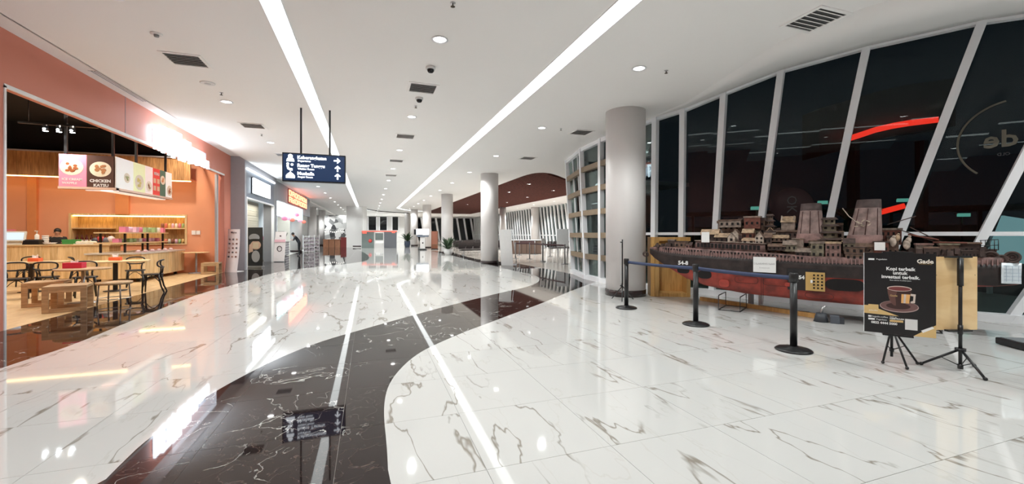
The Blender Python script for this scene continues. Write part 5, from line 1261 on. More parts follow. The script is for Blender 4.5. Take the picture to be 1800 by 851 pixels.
# papers (taped notices)
INK = mat('faint pencil', (0.42, 0.42, 0.43), 0.7)
def notice(px0, px1, py0, py1, off, label, lines):
    s0, z0 = SZ(px0, py1, off); s1, _ = SZ(px1, py1, off); _, z1 = SZ((px0+px1)/2, py0, off)
    P = Vector(SHO)+U*((s0+s1)/2)+N*off
    o = thing('paper_notice', label, 'paper', (P.x, P.y, z0), math.atan2(U.y, U.x), 'paper notices on the ship')
    w_, h_ = s1-s0, z1-z0
    part('sheet', WHITEP, o, lambda b: b.box((0, 0, h_/2), (w_, 0.003, h_)))
    for t_, sz, zz in lines: text(t_, sz, INK, o, (0, -0.003*YS, h_*zz), rot=(math.pi/2, 0, 0))
s_c = local(1344, 0)[0]
notice(1324, 1364, 452, 478, near_off(s_c)-0.035, 'large white handwritten paper notice taped to the dark hull of the ship', [('DILARANG NAIK', 0.045, 0.56), ('& menyentuh', 0.03, 0.3)])
notice(1233, 1247, 408, 426, 0.03, 'small blank white paper standing on the gallery roof near the bow', [])
notice(1537, 1556, 426, 440, 0.02, 'small white printed paper on the ship just above the black poster', [('- - - - -', 0.02, 0.6), ('- - - -', 0.02, 0.4)])
s0 = LEN-0.1; P = Vector(SHO)+U*s0+N*(CO-0.27); o = thing('stern_sheet', 'white printed plastic sheet hanging from the stern of the ship', 'sheet', (P.x, P.y, 0.80), math.atan2(U.y, U.x)+0.25)
part('sheet', mat('white plastic sheet', (0.70, 0.76, 0.80), 0.3), o, lambda b: b.grid([[(x_, 0.015*math.sin(x_*30)+0.005*math.sin(z_*20), z_) for x_ in (-0.1, -0.05, 0, 0.05, 0.1)] for z_ in (0.0, 0.1, 0.2, 0.29)]+[[(x_, 0.01+0.015*math.sin(x_*30), z_) for x_ in (-0.1, -0.05, 0, 0.05, 0.1)] for z_ in (0.29, 0.2, 0.1, 0.0)]))
part('grid_print', mat('blue grey ink', (0.35, 0.42, 0.5), 0.5), o, lambda b: [b.box((0, -0.022, 0.05+0.05*k), (0.17, 0.003, 0.006)) for k in range(5)]+[b.box((-0.06+0.06*k, -0.022, 0.14), (0.005, 0.003, 0.22)) for k in range(3)])
# wire stands under the hull
def wire_stand(px0, px1, label):
    s0 = local(px0, 0.0)[0]; s1 = local(px1, 0.0)[0]
    P = Vector(SHO)+U*((s0+s1)/2)+N*CO
    o = thing('wire_stand', label, 'stand', (P.x, P.y, 0), math.atan2(U.y, U.x), 'wire stands under the ship')
    w_ = (s1-s0)/2
    for sg in (-1, 1):
        part('frame', BLACKM, o, lambda b: b.tube([(-w_, sg*0.30, 0.29), (-w_, sg*0.32, 0.012), (w_, sg*0.32, 0.012), (w_, sg*0.30, 0.29)], 0.009, 6))
    part('cross_bar', BLACKM, o, lambda b: (b.tube([(-w_, -0.32, 0.012), (-w_, 0.32, 0.012)], 0.009, 6), b.tube([(w_, -0.32, 0.012), (w_, 0.32, 0.012)], 0.009, 6), b.tube([(-w_, -0.30, 0.29), (-w_, 0.30, 0.29)], 0.009, 6), b.tube([(w_, -0.3, 0.29), (w_, 0.3, 0.29)], 0.009, 6)))
wire_stand(1262, 1300, 'thin black wire stand under the hull towards the bow')
wire_stand(1524, 1657, 'wide black wire stand under the hull behind the coffee poster')
# crate panel leaning behind the bow
x, y = PD(1175, 10.05); o = thing('wooden_crate', 'open yellow brown wooden crate standing on its side behind the bow', 'crate', (x, y, 0), math.atan2(U.y, U.x)+0.55)
w_, h_ = 0.82, 1.42
part('back_panel', YWOOD, o, lambda b: b.box((0, 0.2, h_/2), (w_, 0.02, h_)))
for nm, c, d_ in (('side_board', (-w_/2, 0, h_/2), (0.09, 0.4, h_)), ('side_board', (w_/2, 0, h_/2), (0.09, 0.4, h_)), ('top_board', (0, 0, h_-0.045), (w_-0.09, 0.4, 0.09)), ('bottom_board', (0, 0, 0.045), (w_-0.09, 0.4, 0.09)), ('cleat', (0, -0.2, h_-0.2), (w_, 0.03, 0.09)), ('cleat', (-w_/2+0.1, -0.2, h_/2), (0.10, 0.03, h_))):
    part(nm, YWOOD, o, lambda b: b.box(c, d_), bevel=0.004)
# plank on the floor by the sill and the bundle of dark equipment
p, q = G(1232, 528), G(1440, 560); a = math.atan2(q[1]-p[1], q[0]-p[0]); b = MB(); b.box((0, 0, 0.04), (math.dist(p, q), 0.09, 0.08))
tag(ob('timber_plank', b, YWOOD, loc=((p[0]+q[0])/2, (p[1]+q[1])/2, 0), bevel=0.004), 'long pale timber plank lying on the floor between ship and window sill', 'plank').rotation_euler = (0, 0, a)
x, y = G(1451, 566); o = thing('winch_motor', 'dark grey lumpy motor lying on the floor under the ship', 'motor', (x, y, 0), -0.9)
DG = mat('dark slate', (0.05, 0.055, 0.065), 0.5)
part('housing', DG, o, lambda b: b.cyl((-0.06, 0, 0.0), 0.11, 0.15, 16, 0.07)); part('box', mat('slate box', (0.09, 0.10, 0.12), 0.5), o, lambda b: b.box((0.12, -0.04, 0.065), (0.12, 0.14, 0.13)), bevel=0.008)
part('plug', DG, o, lambda b: b.box((0.21, -0.03, 0.05), (0.07, 0.10, 0.10))); part('bracket', CHROME, o, lambda b: b.tube([(-0.06, 0, 0.14), (-0.04, 0.02, 0.22), (0.0, 0.03, 0.27)], 0.02, 6))
for px, py, lab in ((1320, 534, 'short grey block propping the hull left of the paper notice'), (1337, 536, 'small white tag post under the hull below the paper notice')):
    x, y = G(px, py+2); b = MB(); b.box((0, 0, 0.12), (0.09 if px == 1320 else 0.04, 0.07, 0.24)); tag(ob('support_block', b, GREYP if px == 1320 else WHITEP, loc=(x, y, 0), bevel=0.005), lab, 'block')
# ------------------------------------------------------------------ belt barrier
def post(px, d, h, label, hook=None):
    x, y = PD(px, d); o = thing('barrier_post', label, 'barrier post', (x, y, 0), 0, 'black belt barrier posts')
    part('base', BLACKM, o, lambda b: b.lathe([(0.205, 0), (0.21, 0.012), (0.19, 0.028), (0.06, 0.045), (0.045, 0.06)], 40))
    part('pole', BLACKM, o, lambda b: b.cyl((0, 0, 0.04), 0.041, h-0.14, 24))
    part('belt_head', BLACKM, o, lambda b: b.lathe([(0.043, h-0.12), (0.052, h-0.11), (0.052, h-0.01), (0.045, h), (0, h)], 24))
    return (x, y)
A = post(1101, 8.35, 1.0, 'black belt barrier post in front of the big white column')
B = post(1223, 6.83, 1.0, 'black belt barrier post in the middle, before the bow of the ship')
C = post(1395, 5.32, 1.0, 'nearest black belt barrier post, before the middle of the ship')
def belt(p, q, lab, sag=0.0, z=0.93):
    b = MB(); P, Q = Vector((*p, z)), Vector((*q, z)); t = (Q-P).normalized(); P += t*0.05; Q -= t*0.05; n_ = Vector((-t.y, t.x, 0))*0.0015; rows = []
    for k in range(9):
        c = P.lerp(Q, k/8)-Vector((0, 0, sag*math.sin(math.pi*k/8)))
        rows.append([c-n_-Vector((0, 0, 0.028)), c-n_+Vector((0, 0, 0.028)), c+n_+Vector((0, 0, 0.028)), c+n_-Vector((0, 0, 0.028))])
    b.grid(rows, True); tag(ob('barrier_belt', b, BLUEB), lab, 'belt', 'blue barrier belts')
belt(A, B, 'blue barrier belt between the post by the column and the middle post', 0.01); belt(B, C, 'blue barrier belt between the middle and the nearest post', 0.01)
# thin T stand beside the column
x, y = PD(1094, 9.35); o = thing('sign_stand', 'thin black tripod sign stand seen edge on beside the big column', 'stand', (x, y, 0), -0.592)
part('pole', BLACKM, o, lambda b: b.tube([(0, 0, 0.12), (0, 0, 1.37)], 0.014, 8))
for k in range(3): a = 2*math.pi*k/3+0.5; part('leg', BLACKM, o, lambda b: b.tube([(0, 0, 0.32), (0.27*math.cos(a), 0.27*math.sin(a), 0.012)], 0.011, 6))
part('board', mat('edge on board', (0.5, 0.5, 0.5), 0.5), o, lambda b: b.box((-0.04, 0, 0.83), (0.012, 0.35, 0.95)))
for z in (1.31, 0.34): part('clamp', BLACKM, o, lambda b: b.box((-0.02, 0, z), (0.06, 0.3, 0.02)))
# ------------------------------------------------------------------ coffee poster on tripod
def tripod(o, c, feet, apex_z, pole_top, knob=True):
    for f in feet:
        part('leg', BLACKM, o, lambda b: (b.tube([(0.02*(f[0]-c[0]), 0.02*(f[1]-c[1]), apex_z), (f[0]-c[0], f[1]-c[1], 0.018)], 0.011, 8), b.ball((f[0]-c[0], f[1]-c[1], 0.018), 0.018, 8, 6)))
        part('brace', BLACKM, o, lambda b: b.tube([(0, 0, apex_z*0.35), ((f[0]-c[0])*0.52, (f[1]-c[1])*0.52, apex_z*0.5)], 0.005, 5))
    part('pole', BLACKM, o, lambda b: (b.cyl((0, 0, 0.06), 0.014, pole_top-0.06, 12), b.cyl((0, 0, apex_z-0.05), 0.026, 0.08, 14), b.cyl((0, 0, apex_z*0.3), 0.022, 0.04, 12)))
PTL, PTR = Vector(c2w(4.124, 4.85)), Vector(c2w(4.62, 4.51))
pc = (PTL+PTR)/2; ang = math.atan2(PTR.y-PTL.y, PTR.x-PTL.x)
tc = Vector(c2w(4.455, 4.86)); feet = [c2w(4.28, 4.78), c2w(4.36, 4.57), c2w(4.645, 4.745), c2w(4.62, 5.0)]
o = thing('poster_stand', 'black tripod stand holding the black coffee poster', 'stand', (tc.x, tc.y, 0)); tripod(o, tc, feet[:3], 0.40, 1.22)
pv = (pc-tc)
for z in (0.345, 1.285): part('clamp', BLACKM, o, lambda b: b.box((pv.x*0.8, pv.y*0.8, z), (0.26, 0.07, 0.02), rz=ang))
po = thing('coffee_poster', 'black coffee advertising poster with a brown cup and saucer on a tripod', 'poster', (pc.x, pc.y, 0.36), ang)
PW, PH = 0.60, 0.92
part('board', mat('black print', (0.012, 0.011, 0.012), 0.35), po, lambda b: b.box((0, 0.004, PH/2), (PW, 0.008, PH)))
part('board_edge', WHITEP, po, lambda b: b.box((-PW/2-0.002, 0.006, PH/2), (0.004, 0.012, PH)))
def T(s_, sz, u, v, m=WHITEP, bold=0.0, al='CENTER', xs=1.0): return text(s_, sz, m, po, (u*PW-PW/2, -0.002, PH*(1-v)), bold=bold, ext=0.0006, align=al, xs=xs)
T('Kopi terbaik', 0.052, 0.52, 0.195, bold=0.0016, xs=0.92); T('untuk', 0.052, 0.515, 0.245, bold=0.0016); T('investasi terbaik.', 0.052, 0.52, 0.295, bold=0.0016, xs=0.92)
T('Rasa nikmat Kualitas juara', 0.018, 0.52, 0.335, xs=0.95)
T('Gade', 0.062, 0.855, 0.095, mat('cream ink', (0.80, 0.74, 0.66), 0.5), bold=0.0018); T('COFFEE & GOLD', 0.014, 0.86, 0.125, GOLD)
def flatp(name, m, pts, y=-0.0015): part(name, m, po, lambda b: flat2(b, [(p[0]*PW-PW/2, PH*(1-p[1])) for p in pts], y))
def flat2(b, pts, y):
    n = len(pts); tri = tessellate_polygon([[Vector((p[0], p[1], 0)) for p in pts]])
    b.add([(p[0], y, p[1]) for p in pts]+[(p[0], y+0.001, p[1]) for p in pts], [tuple(t) for t in tri]+[(i, (i+1) % n, n+(i+1) % n, n+i) for i in range(n)])
flatp('pill_print', WHITEP, [(0.06, 0.07), (0.15, 0.07), (0.15, 0.092), (0.06, 0.092)]); T('Pegadaian', 0.024, 0.255, 0.08)
GOLDP = mat('gold print', (0.66, 0.45, 0.19), 0.4)
flatp('gold_wedge_print', GOLDP, [(0.0, 0.665), (0.06, 0.665), (0.06, 0.65), (0.21, 0.65), (0.21, 0.70), (0.50, 0.775), (0.0, 0.765)])
flatp('gold_corner_print', GOLDP, [(0.70, 1.0), (1.0, 0.845), (1.0, 1.0)])
flatp('tag_print', WHITEP, [(0.80, 0.925), (0.95, 0.865), (0.975, 0.885), (0.825, 0.95)], -0.0025)
T('gadecoffee', 0.018, 0.07, 0.725, al='LEFT')
flatp('icon_print', WHITEP, [(0.06, 0.79), (0.10, 0.79), (0.10, 0.81), (0.06, 0.81)]); T('thegade.coffee', 0.026, 0.22, 0.80)
flatp('pill_print', WHITEP, [(0.06, 0.823), (0.155, 0.823), (0.155, 0.845), (0.06, 0.845)]); T('Pegadaian', 0.024, 0.255, 0.834)
T('0822 4444 5000', 0.036, 0.29, 0.875, bold=0.0012, xs=0.95)
T('INFO &', 0.018, 0.37, 0.79, al='LEFT'); T('KEMITRAAN', 0.022, 0.37, 0.81, bold=0.0008, al='LEFT'); flatp('gold_bar_print', GOLDP, [(0.37, 0.825), (0.56, 0.825), (0.56, 0.85), (0.37, 0.85)])
# blank pale square (code left out)
flatp('pale_square_print', mat('pale square', (0.68, 0.67, 0.66), 0.5), [(0.585, 0.80), (0.755, 0.80), (0.755, 0.93), (0.585, 0.93)])
CUPB = mat('brown cup print', (0.13, 0.06, 0.05), 0.35); CUPD = mat('dark cup print', (0.05, 0.022, 0.02), 0.35); CREAM = mat('cream rim print', (0.62, 0.52, 0.46), 0.4)
def E_(u, v, ru, rv, n=36): return [(u+ru*math.cos(2*math.pi*i/n), v+rv*math.sin(2*math.pi*i/n)) for i in range(n)]
flatp('saucer_print', mat('saucer edge print', (0.45, 0.33, 0.31), 0.4), E_(0.50, 0.655, 0.272, 0.072), -0.0015); flatp('saucer_print', mat('saucer print', (0.17, 0.09, 0.085), 0.35), E_(0.50, 0.651, 0.262, 0.066), -0.002); flatp('saucer_print', CUPD, E_(0.49, 0.65, 0.17, 0.038), -0.0025)
flatp('cup_print', CUPB, [(0.335, 0.44), (0.345, 0.50), (0.365, 0.57), (0.395, 0.62), (0.43, 0.645), (0.55, 0.645), (0.60, 0.61), (0.64, 0.55), (0.665, 0.49), (0.675, 0.44)], -0.003)
flatp('cup_shade_print', CUPD, [(0.48, 0.45), (0.45, 0.55), (0.46, 0.645), (0.55, 0.645), (0.60, 0.61), (0.64, 0.55), (0.672, 0.45)], -0.0033)
flatp('rim_print', CREAM, E_(0.505, 0.435, 0.172, 0.033), -0.0036); flatp('coffee_print', mat('coffee print', (0.20, 0.05, 0.05), 0.3), E_(0.505, 0.437, 0.157, 0.025), -0.004)
flatp('handle_print', CREAM, [(0.66, 0.49), (0.73, 0.495), (0.72, 0.60), (0.665, 0.605), (0.66, 0.585), (0.695, 0.575), (0.70, 0.52), (0.66, 0.515)], -0.003)
flatp('sleeve_print', mat('orange print', (0.75, 0.40, 0.14), 0.4), [(0.535, 0.50), (0.655, 0.50), (0.64, 0.61), (0.53, 0.61)], -0.0042); flatp('sleeve_print', CREAM, [(0.57, 0.50), (0.60, 0.50), (0.59, 0.61), (0.56, 0.61)], -0.0046)
T('Gade', 0.030, 0.425, 0.525, GOLDP).location.y = -0.0046
# ------------------------------------------------------------------ plywood board on second tripod, seen from behind
tc2 = Vector(c2w(4.915, 4.54)); feet2 = [c2w(4.675, 4.73), c2w(4.83, 4.226), c2w(5.20, 4.66)]
o = thing('board_stand', 'black tripod stand with its tall pole in front of the plywood board', 'stand', (tc2.x, tc2.y, 0))
for f in feet2:
    part('leg', BLACKM, o, lambda b: (b.tube([(0, 0, 0.235), (f[0]-tc2.x, f[1]-tc2.y, 0.018)], 0.0125, 8), b.ball((f[0]-tc2.x, f[1]-tc2.y, 0.018), 0.02, 8, 6)))
    part('brace', BLACKM, o, lambda b: b.tube([(0, 0, 0.05), ((f[0]-tc2.x)*0.5, (f[1]-tc2.y)*0.5, 0.125)], 0.005, 5))
part('pole', BLACKM, o, lambda b: (b.cyl((0, 0, 0.02), 0.016, 1.22, 12), b.cyl((0, 0, 0.4), 0.022, 0.10, 14), b.cyl((0, 0, 0.93), 0.026, 0.30, 14), b.cyl((0, 0, 0.215), 0.045, 0.03, 14), b.cyl((0, 0, 0.02), 0.024, 0.05, 12)))
ang2 = -TH+0.03; fwd = Vector((SN, CS))
for z in (0.435, 1.245): part('clamp', BLACKM, o, lambda b: b.box((fwd.x*0.02, fwd.y*0.02, z), (0.27, 0.05, 0.018), rz=ang2))
bc = tc2+fwd*0.055
o = thing('plywood_board', 'pale plywood board clamped upright on the tripod right of the poster', 'board', (bc.x, bc.y, 0.44), ang2)
part('panel', PLY, o, lambda b: b.box((-0.005, 0, 0.40), (0.51, 0.012, 0.81)), bevel=0.001); part('screw', BLACKM, o, lambda b: [b.cyl((sx, -0.009, z), 0.004, 0.004, 8) for sx, z in ((0.03, 0.2), (-0.22, 0.6), (0.22, 0.6))])
# low black base at the right edge
x, y = G(1812, 612); o = thing('weighing_scale', 'low black platform with a grey top cut off at the right edge', 'platform', (x, y, 0), -0.5)
part('body', BLACKM, o, lambda b: b.box((0, 0, 0.05), (0.50, 0.36, 0.085)), bevel=0.012); part('top_plate', mat('slate grey plate', (0.18, 0.19, 0.20), 0.35), o, lambda b: b.box((0, 0, 0.096), (0.42, 0.30, 0.008))); part('foot', BLACKM, o, lambda b: [b.cyl((sx*0.2, sy*0.14, 0), 0.02, 0.02, 10) for sx in (-1, 1) for sy in (-1, 1)])
# ------------------------------------------------------------------ hanging direction sign
hs = thing('hanging_sign', 'dark navy lit direction sign hanging from the ceiling on two rods', 'sign', (-1.235, 10.98, 3.07))
NAVY = mat('navy sign face', (0.012, 0.028, 0.075), 0.3, em=(0.02, 0.05, 0.13), es=0.5)
part('housing', BLACKM, hs, lambda b: b.box((0, 0, 0), (1.38, 0.15, 0.68)), bevel=0.008)
part('face', NAVY, hs, lambda b: b.box((0, -0.078, 0), (1.33, 0.008, 0.62))); part('face', NAVY, hs, lambda b: b.box((0, 0.078, 0), (1.33, 0.008, 0.62)))
for x in (-0.30, 0.33): part('rod', BLACKM, hs, lambda b: b.box((x, 0, (0.34+CH-3.07)/2), (0.04, 0.04, CH-3.07-0.34)))
SG = emit('lit sign white', (0.88, 0.93, 1.0), 2.6)
Y_ = -0.084
def st(s_, sz, x, z, b_=0.002): text(s_, sz, SG, hs, (x, Y_, z), bold=b_, align='LEFT', ext=0.001)
st('Keberangkatan', 0.105, -0.37, 0.235, 0.0035); st('Departures', 0.06, -0.36, 0.155); st('Ruang Tunggu', 0.105, -0.37, 0.045, 0.0035); st('Waiting Room', 0.06, -0.36, -0.035); st('Mushalla', 0.105, -0.37, -0.145, 0.0035); st('Prayer Room', 0.06, -0.36, -0.225)
def sp(name, pts, y=Y_): part(name, SG, hs, lambda b: flat2(b, pts, y))
def arrow(cx_, cz, a, r=0.075):
    pts = [(0, 1), (0.95, 0.1), (0.62, -0.12), (0.24, 0.22), (0.24, -1), (-0.24, -1), (-0.24, 0.22), (-0.62, -0.12), (-0.95, 0.1)]
    return [(cx_+r*(p[0]*math.cos(a)-p[1]*math.sin(a)), cz+r*(p[0]*math.sin(a)+p[1]*math.cos(a))) for p in pts]
sp('arrow', arrow(0.50, 0.20, -math.pi/2)); sp('arrow', arrow(0.51, 0.01, 0)); sp('arrow', arrow(0.51, -0.18, 0))
part('pictogram', SG, hs, lambda b: (flat2(b, ell(-0.515, 0.255, 0.05, 0.05), Y_), flat2(b, [(-0.60, 0.13), (-0.43, 0.13), (-0.44, 0.19), (-0.48, 0.235), (-0.55, 0.235), (-0.59, 0.19)], Y_-0.0005)))
part('pictogram', SG, hs, lambda b: (flat2(b, ell(-0.57, 0.075, 0.03, 0.03), Y_), flat2(b, [(-0.60, 0.04), (-0.55, 0.04), (-0.54, -0.02), (-0.47, -0.03), (-0.47, -0.085), (-0.52, -0.085), (-0.58, -0.05)], Y_-0.0005), flat2(b, ell(-0.48, 0.06, 0.03, 0.03), Y_)))
part('pictogram', SG, hs, lambda b: (flat2(b, [(-0.61, -0.26), (-0.42, -0.26), (-0.42, -0.20), (-0.45, -0.16), (-0.50, -0.12), (-0.515, -0.09), (-0.53, -0.12), (-0.58, -0.16), (-0.61, -0.20)], Y_)))
# ------------------------------------------------------------------ window decals
DEC = mat('dull gold decal', (0.13, 0.12, 0.09), 0.7); DECD = mat('dark maroon decal', (0.020, 0.004, 0.006), 0.7); DECG = mat('grey decal', (0.06, 0.06, 0.065), 0.7)
def wframe(i, t, z):     # a point, and an object matrix lying in bay i
    A = lean(i, z).lerp(lean(i+1, z), t); ux = (lean(i+1, z)-lean(i, z)).normalized(); A2 = lean(i, z+0.5).lerp(lean(i+1, z+0.5), t); uz = (A2-A).normalized(); n_ = ux.cross(uz).normalized()
    uz = n_.cross(ux)
    if n_.dot(A-Vector((0, 0, 1.5))) > 0: n_ = -n_
    return A+n_*0.035, ux, uz, n_
def decal(name, label, i, t, z, build):
    A, ux, uz, n_ = wframe(i, t, z); o = bpy.data.objects.new(name, None); COL.objects.link(o)
    M = Matrix((ux, n_, uz)).transposed().to_4x4(); M.translation = A; o.matrix_world = M; tag(o, label, 'decal'); build(o); return o
def ringf(b, r0, r1, n=48):
    b.grid([[(r*math.cos(2*math.pi*k/n), y, r*math.sin(2*math.pi*k/n)) for k in range(n)] for r, y in ((r0, 0), (r1, 0), (r1, -0.003), (r0, -0.003), (r0, 0))], True)
def mtext(s_, size, m, o, x, z, flip=True, bold=0.0, rot=0.0):
    t = text(s_, size, m, o, (x, 0.004, z), rot=(math.pi/2, -rot, 0), bold=bold); t.scale = (-1 if flip else 1, 1, 1)
def arcf(b, r0, r1, a0, a1, n=30):
    b.grid([[(r*math.cos(a0+(a1-a0)*k/n), y, r*math.sin(a0+(a1-a0)*k/n)) for k in range(n+1)] for r, y in ((r0, 0), (r1, 0), (r1, -0.003), (r0, -0.003), (r0, 0))])
decal('window_decal', 'dull gold ring and reversed lettering decal on the glass at the right edge', 9, 0.86, 3.05, lambda o: (part('ring', DEC, o, lambda b: arcf(b, 0.66, 0.69, 1.75, 4.0)), mtext('de', 0.40, DEC, o, -0.18, 0.03, bold=0.008), mtext('OLD', 0.07, DECG, o, -0.15, -0.22)))
decal('window_decal', 'dark round decal with a reversed grey monogram above reversed letters, left of the funnel', 7, 0.42, 2.1, lambda o: (part('disc', DECD, o, lambda b: b.lathe([(0, 0), (0.42, 0)], 40).__class__ and None) if False else part('disc', DECD, o, lambda b: ringf(b, 0.0, 0.40)), mtext('OK', 0.26, DECG, o, 0, 0.04, False, rot=-math.pi/2), mtext('AIR', 0.14, DECG, o, 0, -0.50, False)))
# ------------------------------------------------------------------ outside the glass: red band in place of a reflection, car park lights, palm
REDL = emit('red neon', (1.0, 0.03, 0.015), 1.6); TEAL = emit('teal lamp', (0.35, 1.0, 0.82), 0.4)
def wpt(px, py, d): x, y = PD(px, d); return Vector((x, y, EYE-(py-HY)/F*d))
o = thing('red_reflection_band', 'curved glowing red band outside standing in for a window reflection above the second funnel', 'reflection stand-in', tuple(wpt(1500, 240, 16)))  # reflected red neon built outdoors as a glowing band; fascia and posts added
o0 = Vector(o.location); b = MB(); rows = []
for px, py in ((1488, 245), (1510, 238), (1540, 228), (1570, 221), (1600, 216), (1650, 210)):
    c = wpt(px, py, 16)-o0; rows.append([c+Vector((0, 0, -0.11)), c+Vector((0, 0, 0.11)), c+Vector((0.02, 0.05, 0.11)), c+Vector((0.02, 0.05, -0.11))])
b.grid(rows, True); ob('tube', b, REDL, o)
b = MB(); rows = []
for px, py in ((1440, 262), (1488, 248), (1540, 232), (1600, 219), (1680, 208)):
    c = wpt(px, py, 16.4)-o0; rows.append([c+Vector((0, 0, -0.3)), c+Vector((0, 0, 1.6)), c+Vector((0.3, 0.9, 1.6)), c+Vector((0.3, 0.9, -0.3))])
b.grid(rows, True); ob('fascia', b, mat('dark fascia', (0.02, 0.008, 0.008), 0.6), o)
for px, py in ((1500, 240), (1620, 216)):
    c = wpt(px, py, 16.8)-o0; part('post', BLACKM, o, lambda b: b.box((c.x, c.y, -o0.z/2), (0.3, 0.3, o0.z)))
p_ = wpt(1567, 368, 14); o = thing('red_lightbox', 'short tilted red light box outside the window right of the second funnel', 'sign', tuple(p_), -0.6); part('box', REDL, o, lambda b: b.box((0, 0, 0), (0.75, 0.1, 0.17), ry=-0.3))
for px, py, w_, lab in ((1446, 356, 0.30, 'small teal lamp glowing outside the window right of the first funnel'), (1590, 352, 0.45, 'teal white lamp outside the window right of the second funnel'), (1694, 378, 0.35, 'pale teal lit window of a kiosk outside, at the right'), (1332, 366, 0.45, 'pale green lamp outside the window above the ship houses')):
    p_ = wpt(px, py, 15); o = thing('outdoor_lamp', lab, 'lamp', tuple(p_), -0.6, 'lamps outside the window'); part('housing', BLACKM, o, lambda b: b.box((0, 0.06, 0.06), (w_*1.2, 0.1, 0.05))); part('glow', TEAL, o, lambda b: b.box((0, 0, 0), (w_, 0.08, 0.12)))
    part('pole', BLACKM, o, lambda b: b.cyl((0, 0.1, -p_.z), 0.04, p_.z, 8))
c_ = PD(1772, 10.2); o = thing('lit_outdoor_panel', 'pale cyan lit slanted panel outside the window at the far right', 'panel', (c_[0], c_[1], 0), -TH-0.2)
part('face', emit('pale cyan panel', (0.50, 0.78, 0.85), 0.42), o, lambda b: b.add([(-0.45, 0, 0.85), (0.9, 0, 0.7), (0.9, 0, 1.75), (-0.1, 0, 1.95), (-0.45, 0.05, 0.85), (0.9, 0.05, 0.7), (0.9, 0.05, 1.75), (-0.1, 0.05, 1.95)], [(0, 1, 2, 3), (4, 5, 6, 7), (0, 1, 5, 4), (1, 2, 6, 5), (2, 3, 7, 6), (3, 0, 4, 7)]))
for sx in (-0.3, 0.7): part('post', GREYP, o, lambda b: b.box((sx, 0.1, 0.75), (0.08, 0.08, 1.5)))
o = thing('car_park_canopy', 'low teal lit structure outside behind the ship, along the car park', 'building', tuple(PD(1560, 20))+(0,), -0.9)
part('wall', mat('teal wall', (0.05, 0.12, 0.11), 0.7), o, lambda b: b.b2((-9, 0, 0), (12, 0.3, 1.9))); part('roof', mat('dark roof', (0.02, 0.03, 0.03), 0.7), o, lambda b: b.b2((-9, -1.5, 2.5), (12, 0.4, 2.7)))
for k in range(8): part('post', BLACKM, o, lambda b: b.box((-8.5+2.8*k, -1.3, 1.25), (0.12, 0.12, 2.5)))
o = thing('palm_tree', 'dim palm with arching fronds outside the glass behind the second funnel', 'tree', tuple(PD(1487, 12.5))+(0,))
part('trunk', mat('palm trunk', (0.06, 0.06, 0.03), 0.8), o, lambda b: b.tube([(0, 0, 0), (0.03, 0, 1.0), (0, 0, 1.9)], [0.09, 0.07, 0.06], 10))
for k in range(11):
    a = k*0.57; ln = 1.0+0.2*(k % 3)
    def fr(b):
        rows = []
        for q in range(9):
            t_ = q/8; r = ln*t_*0.75; z = 1.9+1.0*t_-0.75*t_*t_; w_ = 0.055*math.sin(math.pi*min(1, t_+0.08))+0.004
            c = Vector((r*math.cos(a), r*math.sin(a), z)); n_ = Vector((-math.sin(a), math.cos(a), 0))*w_; rows.append([c-n_, c+Vector((0, 0, 0.012)), c+n_, c-Vector((0, 0, 0.004))])
        b.grid(rows, True)
    part('frond', mat('palm frond', (0.06, 0.09, 0.03), 0.6), o, fr)
# ------------------------------------------------------------------ third shop / kiosks along the left
TURQ = emit('turquoise panel', (0.60, 0.88, 0.95), 2.6)
o = thing('neon_shop_sign', 'glowing orange red neon letter sign on the third shop along the left', 'sign', (SX-0.15, 34.5, 4.0), math.pi/2)
part('tray', mat('maroon tray', (0.12, 0.02, 0.02), 0.5), o, lambda b: b.box((0, 0.02, 0), (8.2, 0.05, 0.95)))
NEO = emit('orange neon', (1.0, 0.22, 0.12), 4.5)
rr = random.Random(3)
for r in range(2):
    for k in range(7):
        u = -3.6+1.2*k; z = 0.22-0.44*r
        def f(b):
            b.box((u-0.38, -0.04, z), (0.14, 0.04, 0.36)); b.box((u+0.30, -0.04, z), (0.14, 0.04, 0.36))
            for q in rr.sample((-0.15, 0, 0.15), 2): b.box((u, -0.04, z+q), (0.74, 0.04, 0.07))
        part('neon_letter', NEO, o, f)
area(o, (0, -0.4, 0), 7.5, 30, (1, 0.3, 0.2), rot=(math.pi/2, 0, 0), size_y=0.8)
o = setting('wall_shop_three')
part('pier', mat('slate pier', (0.30, 0.31, 0.34), 0.5), o, lambda b: b.b2((SX-0.5, 25.3, 0), (SX, 26.0, 4.2)))
part('header', mat('slate header', (0.32, 0.34, 0.38), 0.5), o, lambda b: b.b2((SX-0.35, 26.0, 3.0), (SX-0.18, 41.0, 4.55)))
part('rear_wall', mat('rear slate', (0.52, 0.56, 0.60), 0.6), o, lambda b: b.b2((SX-3.4, 25.3, 0), (SX-3.2, 44, 4.5)))
part('side_wall', mat('side cream', (0.58, 0.56, 0.50), 0.6), o, lambda b: b.b2((SX-3.3, 43.5, 0), (SX-1.6, 43.7, 4.5)))
o = setting('wall_shop_three')  # holds only unseen spots added to brighten the third shop
for y in (27.5, 31, 34.5, 39): spot(o, (SX-1.6, y, 4.0), 420, 2.4, (0.92, 1, 1))
o = thing('cyan_light_panel', 'bright cyan light panel hanging under the neon sign of the third shop', 'light panel', (SX-0.10, 31.3, 2.95), math.pi/2)
part('panel', TURQ, o, lambda b: b.box((0, 0, 0), (9.4, 0.06, 0.85))); part('frame', FRAMEW, o, lambda b: (b.box((0, 0, 0.45), (9.5, 0.08, 0.05)), b.box((0, 0, -0.45), (9.5, 0.08, 0.05))))
